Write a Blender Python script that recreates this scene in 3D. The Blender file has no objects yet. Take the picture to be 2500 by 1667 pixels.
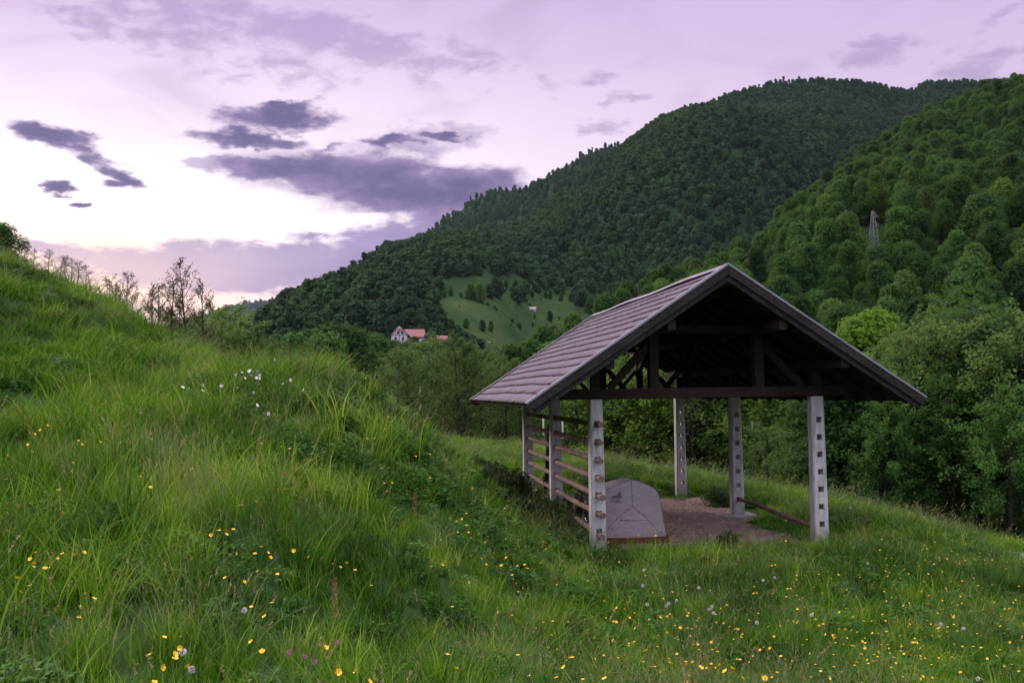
import bpy, math, random
import numpy as np
from mathutils import Vector, Matrix
R = math.radians
rng = np.random.default_rng(7)
random.seed(7)
SC = bpy.context.scene
COL = SC.collection

# ------------------------------------------------------------------ camera
F, PITCH, ROLL = 2407.5, 0.0516, 0.0146          # focal length in pixels of the 2500 px wide photograph
EYE = np.array([0.0, 0.0, 2.987])
cam_d = bpy.data.cameras.new('camera'); cam = bpy.data.objects.new('camera', cam_d); COL.objects.link(cam)
cam_d.sensor_width = 36; cam_d.lens = 36 * F / 2500; cam_d.clip_start = 0.1; cam_d.clip_end = 20000
fwd = Vector((0, math.cos(PITCH), math.sin(PITCH))); up0 = Vector((0, -math.sin(PITCH), math.cos(PITCH))); rt0 = Vector((1, 0, 0))
rt = rt0 * math.cos(ROLL) - up0 * math.sin(ROLL); up = rt0 * math.sin(ROLL) + up0 * math.cos(ROLL)
m = Matrix((rt, up, -fwd)).transposed().to_4x4(); m.translation = Vector(EYE)
cam.matrix_world = m
SC.camera = cam
SC.view_settings.view_transform = 'Standard'; SC.view_settings.look = 'None'
SC.view_settings.exposure = 0.12; SC.view_settings.gamma = 1
SC.cycles.max_bounces = 6; SC.cycles.diffuse_bounces = 3; SC.cycles.glossy_bounces = 2
SC.cycles.transmission_bounces = 3; SC.cycles.volume_bounces = 0; SC.cycles.transparent_max_bounces = 8
SC.cycles.use_denoising = True; SC.cycles.denoiser = 'OPENIMAGEDENOISE'; SC.cycles.denoising_input_passes = 'RGB_ALBEDO_NORMAL'; SC.cycles.denoising_prefilter = 'ACCURATE'; SC.cycles.sample_clamp_indirect = 2.0

def ray(px, py):
    X, Y = (px - 1250) / F, (py - 833.5) / F
    c, s = math.cos(ROLL), math.sin(ROLL)
    X, Y = X * c - Y * s, X * s + Y * c
    y = math.cos(PITCH) + Y * math.sin(PITCH); z = math.sin(PITCH) - Y * math.cos(PITCH)
    return np.array([X, y, z])
def at(px, py, depth):
    d = ray(px, py); return EYE + d * (depth / d[1])

# ------------------------------------------------------------------ node helpers
class NT:
    def __init__(s, tree): s.t = tree; s.t.nodes.clear(); s.n = s.t.nodes; s.l = s.t.links
    def node(s, kind, ins=None, **kw):
        n = s.n.new(kind)
        for k, v in kw.items(): setattr(n, k, v)
        for k, v in (ins or {}).items():
            sock = n.inputs[k]
            if isinstance(v, bpy.types.NodeSocket): s.l.new(v, sock)
            else: sock.default_value = v
        return n
    def m(s, op, a, b=0.0, c=None, clamp=False):
        ins = {0: a, 1: b}
        if c is not None: ins[2] = c
        return s.node('ShaderNodeMath', ins, operation=op, use_clamp=clamp).outputs[0]
    def mix(s, f, a, b, blend='MIX'):
        n = s.node('ShaderNodeMix', data_type='RGBA', blend_type=blend, clamp_factor=True)
        for k, v in ((0, f), (6, a), (7, b)):
            if isinstance(v, bpy.types.NodeSocket): s.l.new(v, n.inputs[k])
            else: n.inputs[k].default_value = v if k == 0 else (tuple(v) + (1,))[:4]
        return n.outputs[2]
    def ramp(s, f, stops, interp='LINEAR'):
        n = s.node('ShaderNodeValToRGB', {0: f}); cr = n.color_ramp; cr.interpolation = interp
        while len(cr.elements) < len(stops): cr.elements.new(0.5)
        for e, (p, c) in zip(cr.elements, stops):
            e.position = p; e.color = (tuple(c) + (1,))[:4] if not isinstance(c, (int, float)) else (c, c, c, 1)
        return n.outputs[0]
    def smooth(s, x, a, b):
        return s.node('ShaderNodeMapRange', {0: x, 1: a, 2: b, 3: 0.0, 4: 1.0}, interpolation_type='SMOOTHSTEP').outputs[0]
    def noise(s, vec, scale, detail=4, rough=0.55, dist=0.0):
        return s.node('ShaderNodeTexNoise', {'Vector': vec, 'Scale': scale, 'Detail': detail, 'Roughness': rough, 'Distortion': dist}).outputs[0]
    def mapping(s, vec, scale=(1, 1, 1)):
        return s.node('ShaderNodeMapping', {'Vector': vec, 'Scale': scale}).outputs[0]
def srgb(r, g, b):
    f = lambda c: ((c / 255 + 0.055) / 1.055) ** 2.4 if c > 10 else c / 255 / 12.92
    return (f(r), f(g), f(b))

# ------------------------------------------------------------------ world: dusk sky with clouds
W = bpy.data.worlds.new('World'); SC.world = W; W.use_nodes = True
w = NT(W.node_tree)
SUN_AZ, SUN_EL = R(-48), R(24)                    # west, to the left of the picture, low
gen = w.node('ShaderNodeTexCoord').outputs['Generated']
sep = w.node('ShaderNodeSeparateXYZ', {0: gen})
dx, dy, dz = sep.outputs
az = w.m('ARCTAN2', dx, dy)
el = w.m('ARCSINE', dz)
SKYK = 1.0
# large gradient: pale near the western horizon, lilac above and away from it
elr = w.m('ADD', w.m('MULTIPLY', el, 1 / R(40)), 0.0, clamp=True)
west = w.ramp(elr, [(0.0, (1.15, .78, .74)), (0.10, (1.2, .86, .86)), (0.22, (1.4, 1.22, 1.22)), (0.34, (1.2, 1.03, 1.12)),
                    (0.50, (.80, .61, .88)), (0.68, (.58, .42, .71)), (1.0, (.42, .33, .62))])
east = w.ramp(elr, [(0.0, srgb(238, 215, 228)), (0.25, srgb(232, 210, 236)), (0.50, srgb(214, 191, 231)),
                    (0.72, srgb(197, 174, 230)), (1.0, srgb(168, 155, 214))])
wf = w.smooth(w.m('ABSOLUTE', w.m('ADD', az, R(24))), R(52), R(4))
sky = w.mix(wf, east, west)
# added foreground fill: sky brightened overhead and high behind the camera, dimmed low behind
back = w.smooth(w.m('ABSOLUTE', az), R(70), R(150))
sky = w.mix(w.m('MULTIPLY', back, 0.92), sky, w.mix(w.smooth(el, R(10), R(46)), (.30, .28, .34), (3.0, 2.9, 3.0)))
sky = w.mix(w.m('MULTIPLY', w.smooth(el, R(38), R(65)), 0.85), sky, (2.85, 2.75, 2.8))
# the glow where the sun went down
ga, ge = math.atan2(*ray(240, 700)[:2]), math.asin(ray(240, 700)[2])
gd = w.m('SQRT', w.m('ADD', w.m('POWER', w.m('MULTIPLY', w.m('SUBTRACT', az, ga), 1 / R(16)), 2.0), w.m('POWER', w.m('MULTIPLY', w.m('SUBTRACT', el, ge), 1 / R(5.5)), 2.0)))
glow = w.smooth(gd, 1.0, 0.0)
sky = w.mix(w.m('MULTIPLY', glow, .85), sky, (1.5, 1.02, .80))
# soft streaky high cloud
vec = w.node('ShaderNodeCombineXYZ', {0: w.m('MULTIPLY', az, 5.0), 1: w.m('MULTIPLY', el, 13.0), 2: 0.3}).outputs[0]
n1 = w.noise(vec, 1.0, 7, 0.55, 0.6)
n2 = w.noise(vec, 3.2, 7, 0.6, 0.3)
hi = w.m('MULTIPLY', w.smooth(n1, 0.46, 0.72), w.smooth(el, R(7), R(17)))
sky = w.mix(w.m('MULTIPLY', hi, 0.34), sky, srgb(176, 148, 190))
def warp(base, k, off): return w.m('ADD', base, w.m('MULTIPLY', w.m('SUBTRACT', off, 0.5), k))
vec2 = w.node('ShaderNodeCombineXYZ', {0: w.m('MULTIPLY', az, 26.0), 1: w.m('MULTIPLY', el, 60.0), 2: 1.7}).outputs[0]
n3 = w.noise(vec2, 1.0, 8, 0.62, 0.4)
vec3 = w.node('ShaderNodeCombineXYZ', {0: w.m('MULTIPLY', az, 9.0), 1: w.m('MULTIPLY', el, 24.0), 2: 4.2}).outputs[0]
n4 = w.noise(vec3, 1.0, 4, 0.5)
vecw = w.node('ShaderNodeCombineXYZ', {0: w.m('MULTIPLY', az, 15.0), 1: w.m('MULTIPLY', el, 38.0), 2: 9.1}).outputs[0]
nw = w.node('ShaderNodeTexNoise', {'Vector': vecw, 'Scale': 1.0, 'Detail': 5.0, 'Roughness': .6}).outputs['Color']
sw = w.node('ShaderNodeSeparateColor', {0: nw})
AZW, ELW = warp(az, .085, sw.outputs[0]), warp(el, .040, sw.outputs[1])
def azel(px, py):
    d = ray(px, py); return math.atan2(d[0], d[1]), math.asin(d[2] / np.linalg.norm(d))
def cloudfield(items, edge=0.9):
    tot = None
    for px, py, hw, hh, tilt in items:
        a, e = azel(px, py); ra, re = hw / F, hh / F
        u = w.m('MULTIPLY', w.m('SUBTRACT', AZW, a), 1 / ra)
        v = w.m('MULTIPLY', w.m('SUBTRACT', w.m('SUBTRACT', ELW, e), w.m('MULTIPLY', w.m('SUBTRACT', AZW, a), tilt)), 1 / re)
        r2 = w.m('ADD', w.m('MULTIPLY', u, u), w.m('MULTIPLY', v, v))
        c = w.m('SUBTRACT', 1.0, r2)
        tot = c if tot is None else w.m('MAXIMUM', tot, c)
    tot = w.m('MAXIMUM', tot, -2.5)
    tot = w.m('ADD', tot, w.m('MULTIPLY', w.m('SUBTRACT', n3, 0.5), edge * 5.5))
    return w.m('ADD', tot, w.m('MULTIPLY', w.m('SUBTRACT', n4, 0.5), edge * 4.0))
# clouds: (px, py, half width, half height, tilt)
f_soft = cloudfield([(2160, 125, 90, 34, 0.0), (2440, 150, 190, 60, 0.35), (2420, 60, 120, 24, 0.5), (1530, 232, 70, 14, 0), (1375, 200, 100, 28, 0), (1480, 305, 60, 18, 0),
                     (960, 160, 110, 30, -0.3), (520, 60, 420, 95, -0.12), (900, 120, 330, 60, -0.2), (1040, 350, 150, 34, 0.1), (500, 405, 60, 14, 0), (1180, 470, 120, 60, 0)], 1.0)
sky = w.mix(w.m('MULTIPLY', w.smooth(f_soft, -0.3, 1.5), 0.62), sky, srgb(164, 140, 188))
f_band = cloudfield([(640, 655, 470, 62, 0.02), (860, 620, 330, 60, 0.12), (1010, 580, 180, 50, 0.1), (165, 620, 110, 30, -0.22), (330, 650, 170, 40, -0.05)], 0.42)
band_c = w.mix(w.smooth(n4, 0.3, 0.7), srgb(172, 150, 196), srgb(140, 125, 180))
sky = w.mix(w.m('MULTIPLY', w.smooth(f_band, -0.35, 0.5), w.m('SUBTRACT', .95, w.m('MULTIPLY', glow, .45))), sky, band_c)
f_lens = cloudfield([(900, 430, 300, 62, -0.05), (1010, 462, 270, 68, -0.03), (740, 410, 190, 36, 0.02), (1130, 440, 160, 40, 0)], 0.22)
f_dark = cloudfield([(665, 290, 125, 30, 0.05), (690, 262, 80, 14, 0.1), (620, 345, 120, 17, 0.0), (150, 340, 95, 26, -0.25), (215, 378, 70, 17, -0.2), (285, 418, 60, 18, -0.4),
                     (285, 448, 32, 16, 0), (128, 464, 34, 10, -0.1), (190, 502, 26, 6, 0), (960, 352, 60, 12, 0), (1085, 340, 50, 9, 0), (805, 362, 60, 9, 0.1)], 0.5)
f_dark = w.m('MAXIMUM', f_dark, f_lens)
dark_c = w.mix(w.smooth(w.m('ADD', f_dark, w.m('MULTIPLY', w.m('SUBTRACT', n2, 0.5), 2.0)), -.3, 1.25), srgb(164, 138, 184), srgb(88, 72, 126))
sky = w.mix(w.m('MULTIPLY', w.m('MAXIMUM', w.smooth(w.m('ADD', f_dark, w.m('MULTIPLY', w.m('SUBTRACT', n2, 0.5), 1.0)), -0.65, 0.7), w.smooth(f_lens, -.3, .45)), 0.97), sky, dark_c)
# below the horizon: dim green-grey ground glow
sky = w.mix(w.smooth(el, R(-1), R(-6)), sky, (0.05, 0.07, 0.05))
nish = w.node('ShaderNodeTexSky', sky_type='NISHITA', sun_disc=False, sun_elevation=max(SUN_EL, R(2)), sun_rotation=SUN_AZ)
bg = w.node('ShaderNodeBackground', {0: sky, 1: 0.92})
bg2 = w.node('ShaderNodeBackground', {0: w.mix(w.smooth(w.m('ABSOLUTE', az), R(60), R(120)), (0, 0, 0), nish.outputs[0]), 1: 0.06})
# the Nishita sky adds a little daylight away from the camera's bright west
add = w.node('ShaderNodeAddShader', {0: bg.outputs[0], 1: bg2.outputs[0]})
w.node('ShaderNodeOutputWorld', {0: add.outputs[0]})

sd = bpy.data.lights.new('sun', 'SUN'); so = bpy.data.objects.new('sun', sd); COL.objects.link(so)
sd.energy = 3.0; sd.angle = R(14); sd.color = (1.0, 0.84, 0.70)
sv = Vector((math.sin(SUN_AZ) * math.cos(SUN_EL), math.cos(SUN_AZ) * math.cos(SUN_EL), math.sin(SUN_EL)))
so.rotation_euler = sv.to_track_quat('Z', 'Y').to_euler()

# ------------------------------------------------------------------ object helpers
def mesh(name, V, faces, mats=(), mi=None, smooth=False):
    me = bpy.data.meshes.new(name)
    V = np.asarray(V, dtype=np.float32)
    if isinstance(faces, np.ndarray):
        nf, k = faces.shape
        me.vertices.add(len(V)); me.vertices.foreach_set('co', V.ravel())
        me.loops.add(nf * k); me.loops.foreach_set('vertex_index', faces.astype(np.int32).ravel())
        me.polygons.add(nf); me.polygons.foreach_set('loop_start', np.arange(nf, dtype=np.int32) * k)
        me.update(calc_edges=True)
    else:
        me.from_pydata([tuple(map(float, v)) for v in V], [], faces); me.update()
    for mt in (mats if isinstance(mats, (list, tuple)) else [mats]): me.materials.append(mt)
    if mi is not None: me.polygons.foreach_set('material_index', np.asarray(mi, dtype=np.int32))
    if smooth: me.polygons.foreach_set('use_smooth', np.ones(len(me.polygons), dtype=bool))
    me.update()
    return me
def obj(name, me, parent=None, loc=None):
    o = bpy.data.objects.new(name, me); COL.objects.link(o)
    if parent: o.parent = parent
    if loc is not None: o.location = [float(a) for a in loc]
    return o
def tag(o, label=None, cat=None, group=None, kind=None):
    if label: o['label'] = label
    if cat: o['category'] = cat
    if group: o['group'] = group
    if kind: o['kind'] = kind
    return o
def empty(name, loc, rz=0.0):
    o = bpy.data.objects.new(name, None); COL.objects.link(o); o.location = [float(a) for a in loc]; o.rotation_euler = (0, 0, rz); o.empty_display_size = 0.3
    return o
def copy_tree(o, parent=None):
    c = o.copy(); COL.objects.link(c); c.parent = parent
    for ch in list(o.children): copy_tree(ch, c)
    return c
class MB:
    """collects shapes for one mesh"""
    def __init__(s): s.V = []; s.Fc = []; s.I = []; s.mi = 0
    def add(s, V, Fc):
        b = len(s.V); s.V += [tuple(map(float, v)) for v in V]; s.Fc += [tuple(i + b for i in f) for f in Fc]; s.I += [s.mi] * len(Fc)
    def box(s, a, b):
        x0, y0, z0 = a; x1, y1, z1 = b
        s.add([(x0, y0, z0), (x1, y0, z0), (x1, y1, z0), (x0, y1, z0), (x0, y0, z1), (x1, y0, z1), (x1, y1, z1), (x0, y1, z1)],
              [(0, 3, 2, 1), (4, 5, 6, 7), (0, 1, 5, 4), (1, 2, 6, 5), (2, 3, 7, 6), (3, 0, 4, 7)])
    def beam(s, p, q, wd, ht, upv=(0, 0, 1), ch=0.0):
        p, q = Vector(p), Vector(q); d = (q - p).normalized(); u = Vector(upv); sd = d.cross(u)
        if sd.length < 1e-4: sd = Vector((1, 0, 0))
        sd.normalize(); u = sd.cross(d).normalized()
        h, k = wd / 2, ht / 2; c = ch
        prof = [(-h, -k), (h, -k), (h, k), (-h, k)] if not c else [(-h + c, -k), (h - c, -k), (h, -k + c), (h, k - c), (h - c, k), (-h + c, k), (-h, k - c), (-h, -k + c)]
        n = len(prof)
        s.add([r + sd * a + u * b for r in (p, q) for a, b in prof],
              [tuple(range(n))[::-1], tuple(range(n, 2 * n))] + [(i, (i + 1) % n, n + (i + 1) % n, n + i) for i in range(n)])
    def tube(s, pts, rad, n=8, cap=True):
        pts = [Vector(p) for p in pts]; rad = rad if isinstance(rad, (list, tuple, np.ndarray)) else [rad] * len(pts)
        V = []; prev = None
        for i, p in enumerate(pts):
            d = (pts[min(i + 1, len(pts) - 1)] - pts[max(i - 1, 0)]).normalized()
            a = (prev - d * prev.dot(d)) if prev is not None else d.orthogonal()
            a.normalize(); b = d.cross(a); prev = a
            V += [p + (a * math.cos(2 * math.pi * k / n) + b * math.sin(2 * math.pi * k / n)) * rad[i] for k in range(n)]
        Fc = [(i * n + k, i * n + (k + 1) % n, (i + 1) * n + (k + 1) % n, (i + 1) * n + k) for i in range(len(pts) - 1) for k in range(n)]
        if cap: Fc += [tuple(range(n))[::-1], tuple(range((len(pts) - 1) * n, len(pts) * n))]
        s.add(V, Fc)
    def ring(s, c, r, rad, axis='x', n=28, m=6):
        pts = []
        V = []
        for i in range(n):
            t = 2 * math.pi * i / n
            for k in range(m):
                f = 2 * math.pi * k / m; rr = r + rad * math.cos(f); o = rad * math.sin(f)
                v = (o, rr * math.cos(t), rr * math.sin(t)) if axis == 'x' else (rr * math.cos(t), rr * math.sin(t), o)
                V.append((c[0] + v[0], c[1] + v[1], c[2] + v[2]))
        s.add(V, [(i * m + k, ((i + 1) % n) * m + k, ((i + 1) % n) * m + (k + 1) % m, i * m + (k + 1) % m) for i in range(n) for k in range(m)])
    def build(s, name, mats, parent=None, smooth=False):
        me = mesh(name, s.V, s.Fc, mats, s.I, smooth)
        return obj(name, me, parent)
# value noise in numpy
_tab = rng.random((256, 256))
def vnoise(x, y, seed=0):
    x = np.asarray(x, float) + seed * 17.3; y = np.asarray(y, float) + seed * 9.1
    xi = np.floor(x).astype(int); yi = np.floor(y).astype(int); fx = x - xi; fy = y - yi
    fx = fx * fx * (3 - 2 * fx); fy = fy * fy * (3 - 2 * fy)
    g = lambda i, j: _tab[i & 255, j & 255]
    return (g(xi, yi) * (1 - fx) + g(xi + 1, yi) * fx) * (1 - fy) + (g(xi, yi + 1) * (1 - fx) + g(xi + 1, yi + 1) * fx) * fy
def fbm(x, y, o=4, seed=0):
    t = 0; a = 0.5; 
    for i in range(o): t = t + a * vnoise(x * 2 ** i, y * 2 ** i, seed + i); a *= 0.5
    return t / (1 - 0.5 ** o)
def sstep(a, b, x):
    t = np.clip((x - a) / (b - a), 0, 1); return t * t * (3 - 2 * t)

# ------------------------------------------------------------------ materials
def mat(name): 
    m_ = bpy.data.materials.new(name); m_.use_nodes = True; return m_, NT(m_.node_tree)
def out(t, sh): t.node('ShaderNodeOutputMaterial', {0: sh})
def geo_pos(t): return t.node('ShaderNodeNewGeometry').outputs['Position']
def simple(name, col, rough=0.7, metal=0.0, var=0.15, scale=20, bump=0.0, spec=0.3):
    m_, t = mat(name); p = t.node('ShaderNodeTexCoord').outputs['Object']
    n = t.noise(p, scale, 5)
    c = t.mix(t.smooth(n, 0.3, 0.7), [a * (1 - var) for a in col], [min(1, a * (1 + var)) for a in col])
    b = t.node('ShaderNodeBsdfPrincipled', {'Base Color': c, 'Roughness': rough, 'Metallic': metal, 'Specular IOR Level': spec})
    if bump: t.l.new(t.node('ShaderNodeBump', {'Height': n, 'Strength': bump, 'Distance': 0.01}).outputs[0], b.inputs['Normal'])
    out(t, b.outputs[0]); return m_
def foliage_mat(name, c1, c2, c3, trans=0.3, patch=0.05, fine=1.2, rnd=True, rw=.62, bw=.6):
    """leaf colours: c1 dark, c2 usual, c3 pale yellow-green; varies by tree, by stand and by leaf clump"""
    m_, t = mat(name)
    pos = geo_pos(t)
    r = t.node('ShaderNodeObjectInfo').outputs['Random']
    big = t.noise(pos, patch, 3)
    sm = t.noise(pos, fine, 3)
    f = t.m('ADD', t.m('MULTIPLY', r, rw), t.m('MULTIPLY', t.m('SUBTRACT', big, 0.5), 1.5))
    f = t.m('ADD', f, t.m('MULTIPLY', t.m('SUBTRACT', sm, 0.5), 0.7))
    c = t.ramp(f, [(0.0, c1), (0.38, c2), (0.72, c2), (1.0, c3)])
    br = t.m('ADD', 1 - bw / 2, t.m('MULTIPLY', t.node('ShaderNodeMath', {0: t.m('MULTIPLY', r, 7.31)}, operation='FRACT').outputs[0], bw))
    c = t.mix(1.0, c, t.node('ShaderNodeCombineXYZ', {0: br, 1: br, 2: br}).outputs[0], 'MULTIPLY')
    d = t.node('ShaderNodeBsdfPrincipled', {'Base Color': c, 'Roughness': 0.65, 'Specular IOR Level': 0.08})
    tr = t.node('ShaderNodeBsdfTranslucent', {0: t.mix(0.5, c, [a * 1.6 for a in c3], 'MIX')})
    mx = t.node('ShaderNodeMixShader', {0: trans, 1: d.outputs[0], 2: tr.outputs[0]})
    out(t, mx.outputs[0]); return m_
M_leaf_dense = foliage_mat('leaves_beech', (0.016, 0.046, 0.016), (0.044, 0.105, 0.024), (0.130, 0.190, 0.030))
M_leaf_far = foliage_mat('leaves_far', (0.018, 0.044, 0.026), (0.044, 0.092, 0.040), (0.125, 0.170, 0.050), patch=0.006, fine=0.1, trans=0.2, rw=.45, bw=.4)
M_leaf_yellow = foliage_mat('leaves_maple', (0.09, 0.17, 0.02), (0.13, 0.24, 0.022), (0.19, 0.29, 0.03), trans=0.35)
M_leaf_airy = foliage_mat('leaves_alder', (0.065, 0.115, 0.034), (0.10, 0.165, 0.042), (0.15, 0.21, 0.052), fine=2.0, trans=.42)
M_leaf_spring = foliage_mat('leaves_spring', (0.075, 0.135, 0.028), (0.11, 0.185, 0.032), (0.18, 0.24, 0.042), fine=2.0)
M_leaf_sky = foliage_mat('leaves_sparse', (0.05, 0.045, 0.03), (0.07, 0.06, 0.035), (0.10, 0.08, 0.04), fine=2.0)
M_leaf_bramble = foliage_mat('leaves_bramble', (0.03, 0.055, 0.02), (0.05, 0.09, 0.028), (0.10, 0.14, 0.05), patch=0.6, fine=6)
M_bark = simple('bark', (0.045, 0.038, 0.032), 0.9, var=0.35, scale=9, bump=0.4)
M_bark_dark = simple('bark_dark', (0.022, 0.018, 0.017), 0.95, var=0.3, scale=9)

def grass_mat(name, stops, dry=(0.26, 0.23, 0.11), trans=0.4, dryw=0.22):
    m_, t = mat(name)
    pos = geo_pos(t)
    r = t.node('ShaderNodeObjectInfo').outputs['Random']
    a = t.node('ShaderNodeAttribute', attribute_name='vc').outputs['Color']     # per blade: r = tone, g = height along the blade
    s_ = t.node('ShaderNodeSeparateColor', {0: a})
    tone, hgt = s_.outputs[0], s_.outputs[1]
    big = t.noise(pos, 0.55, 4, 0.6)
    f = t.m('ADD', t.m('MULTIPLY', r, 0.35), t.m('MULTIPLY', tone, 0.6))
    f = t.m('ADD', f, t.m('MULTIPLY', t.m('SUBTRACT', big, 0.5), 2.4))
    f = t.m('ADD', f, 0.0)
    c = t.ramp(f, stops)
    tip = t.m('MULTIPLY', t.smooth(hgt, 0.55, 1.0), t.smooth(t.m('ADD', tone, t.m('MULTIPLY', t.noise(pos, 0.33, 3), 0.6)), 0.65, 1.25))
    c = t.mix(t.m('MULTIPLY', tip, dryw * 3.2), c, dry)
    d = t.node('ShaderNodeBsdfPrincipled', {'Base Color': c, 'Roughness': 0.6, 'Specular IOR Level': 0.07})
    tr = t.node('ShaderNodeBsdfTranslucent', {0: t.mix(0.25, c, (0.2, 0.3, 0.03))})
    out(t, t.node('ShaderNodeMixShader', {0: trans, 1: d.outputs[0], 2: tr.outputs[0]}).outputs[0]); return m_
G1, G2, G3, G4 = (0.008, 0.034, 0.003), (0.040, 0.135, 0.005), (0.112, 0.265, 0.009), (0.330, 0.410, 0.055)
M_grass = grass_mat('grass', [(0.0, G1), (0.35, G2), (0.65, G3), (1.0, G4)])
M_grass_pale = grass_mat('grass_pale', [(0.0, (0.07, 0.13, 0.04)), (0.5, (0.12, 0.19, 0.07)), (1.0, (0.2, 0.25, 0.11))], dry=(0.34, 0.30, 0.18), dryw=0.3)
M_straw = grass_mat('grass_straw', [(0.0, (0.16, 0.12, 0.05)), (0.5, (0.26, 0.20, 0.09)), (1.0, (0.34, 0.26, 0.14))], dry=(0.38, 0.28, 0.17), trans=0.25)
M_herb = grass_mat('herb', [(0.0, (0.03, 0.08, 0.022)), (0.5, (0.065, 0.16, 0.03)), (1.0, (0.13, 0.23, 0.04))], dryw=0.02, trans=0.3)

# ------------------------------------------------------------------ the shed's place
BYAW, BX, BY = 0.1279, 1.5575, 18.3476
BW, BL, BOV, BE, HE, HR, BCX = 4.3232, 4.4701, 1.2798, 3.5832, 2.7727, 5.1407, 2.1417
cy_, sy_ = math.cos(BYAW), math.sin(BYAW)
def B(u, v, z=0.0): return np.array([BX + u * cy_ - v * sy_, BY + u * sy_ + v * cy_, z])
def toB(x, y):
    a, b = x - BX, y - BY; return a * cy_ + b * sy_, -a * sy_ + b * cy_

# ------------------------------------------------------------------ ground
ctl = []
def cp(px, py, d, off=0.0): p = at(px, py, d); ctl.append((p[0], p[1], p[2] - off))
for c in [(0, 1667, 6.1), (600, 1667, 6.3), (1000, 1667, 7.0), (1300, 1667, 9.2), (1600, 1667, 10.2), (2000, 1667, 10.4), (2500, 1667, 10.4),
          (0, 1300, 9.0), (400, 1300, 9.2), (800, 1300, 10.5), (1050, 1300, 13), (1200, 1330, 15), (1350, 1400, 15), (1500, 1450, 14.3),
          (0, 1000, 15.5, .15), (400, 1000, 14.5, .15), (800, 1000, 15.5, .15), (950, 1050, 17, .15), (1060, 1130, 18.5, .1), (1180, 1210, 19.5, .1), (1260, 1260, 20.5),
          (0, 800, 19, .25), (200, 850, 18, .25), (400, 900, 17.5, .25), (0, 620, 23, .3), (120, 680, 22.5, .3), (250, 748, 22, .3), (370, 810, 21.5, .3), (480, 874, 21, .35), (530, 880, 20.5, .25), (590, 880, 20, .25), (700, 878, 19.5, .25), (790, 878, 19.5, .25),
          (860, 884, 19.5, .25), (905, 915, 20, .25), (950, 955, 20.5, .3), (1060, 1065, 22.5, .3), (1150, 1130, 22.5, .2), (1230, 1190, 22.5, .1),
          (1100, 1062, 45, .3), (1300, 1087, 42, .3), (1500, 1122, 38, .3), (1640, 1150, 35, .3), (1800, 1175, 33, .3), (2020, 1212, 30, .2), (2250, 1270, 27, .2), (2500, 1332, 24.5, .2),
          (1250, 1190, 27, .1), (1450, 1180, 29, .1), (1700, 1370, 16.5), (2000, 1370, 16.2), (2200, 1300, 20), (2300, 1450, 15), (2500, 1450, 15.5), (2500, 1370, 19.5)]: cp(*c)
for u, v in [(0, 0), (BW, 0), (0, BL), (BW, BL), (0, 2 * BL), (BW, 2 * BL), (2, -1), (2, 3), (2, 7), (2, 10), (BW + .6, 4)]:
    p = B(u, v, 0); ctl.append(tuple(p))
ctl += [(-12, 31, 4.6), (-5, 26, 2.1), (-5, 40, 0.4), (-9, 34, 2.0), (3, 46, -3), (8, 43, -3), (12, 37, -3), (16, 30, -3.4), (-5, 58, -1.5), (-15, 60, 0), (21, 20, -2.8), (12, 10, -.6), (18, 12, -1.4), (15, 4, -.6),
        (0, 0, 1.3), (-8, 0, 2.2), (-15, 5, 4), (-22, 12, 6.5), (-28, 20, 8.5), (-25, 35, 7), (8, 0, .3), (-20, 45, 3), (-35, 50, 5), (0, -10, 1.5), (-12, -10, 3), (12, -10, 0), (-3, 4, 1.35), (3, 5, .9), (6, 7, .1)]
ctl = np.array(ctl)
def _phi(r2): return 0.5 * r2 * np.log(r2 + 1e-9)
_n = len(ctl); _K = _phi(((ctl[:, None, :2] - ctl[None, :, :2]) ** 2).sum(-1)) + np.eye(_n) * 0.12
_P = np.c_[np.ones(_n), ctl[:, :2]]
_sol = np.linalg.solve(np.block([[_K, _P], [_P.T, np.zeros((3, 3))]]), np.r_[ctl[:, 2], 0, 0, 0])
def hgt(x, y, detail=True):
    x = np.asarray(x, float); y = np.asarray(y, float); sh = x.shape; X = x.ravel(); Y = y.ravel(); z = np.empty(len(X))
    for i in range(0, len(X), 20000):
        a, b = X[i:i + 20000], Y[i:i + 20000]
        ac = np.clip(a, -40, 26); bc = np.clip(b, -14, 66)
        zz = _phi((ac[:, None] - ctl[:, 0]) ** 2 + (bc[:, None] - ctl[:, 1]) ** 2) @ _sol[:_n] + _sol[_n] + _sol[_n + 1] * ac + _sol[_n + 2] * bc
        far = np.maximum.reduce([sstep(46, 95, b), sstep(20, 45, a), sstep(-14, -60, b) * 0.6, sstep(-40, -110, a) * 0.9])
        z[i:i + 20000] = zz * (1 - far) - 6.0 * far
    if detail:
        u, v = toB(X, Y)
        flat = 1 - sstep(0.0, 1.0, np.maximum(np.maximum(-0.3 - u, u - 4.6), np.maximum(-0.6 - v, v - 9.4)))
        z = z + (fbm(X * .7, Y * .7, 3, 3) - .5) * 0.22 * (1 - flat)
        z = z * (1 - flat) + flat * 0.0
    return z.reshape(sh)
def hit(px, py, lo=3.0, hi=60.0):
    """first point of the ground seen at a pixel of the photograph"""
    d = ray(px, py); t = np.linspace(lo, hi, 600); P = EYE + d[None, :] * (t / d[1])[:, None]
    k = np.where(P[:, 2] < hgt(P[:, 0], P[:, 1]))[0]
    return P[k[0]] if len(k) else None
def axis(a, b, fine0, fine1, st, far):
    c = list(np.arange(fine0, fine1 + 1e-6, st)); s = st; x = fine0
    while x > a: s *= 1.18; x -= s; c.insert(0, x)
    s = st; x = fine1
    while x < b: s *= 1.18; x += s; c.append(x)
    return np.array(c)
gx = axis(-3500, 3500, -20, 22, 0.28, 0); gy = axis(-400, 6500, 1, 50, 0.28, 0)
X, Y = np.meshgrid(gx, gy); Z = hgt(X, Y)
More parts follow.
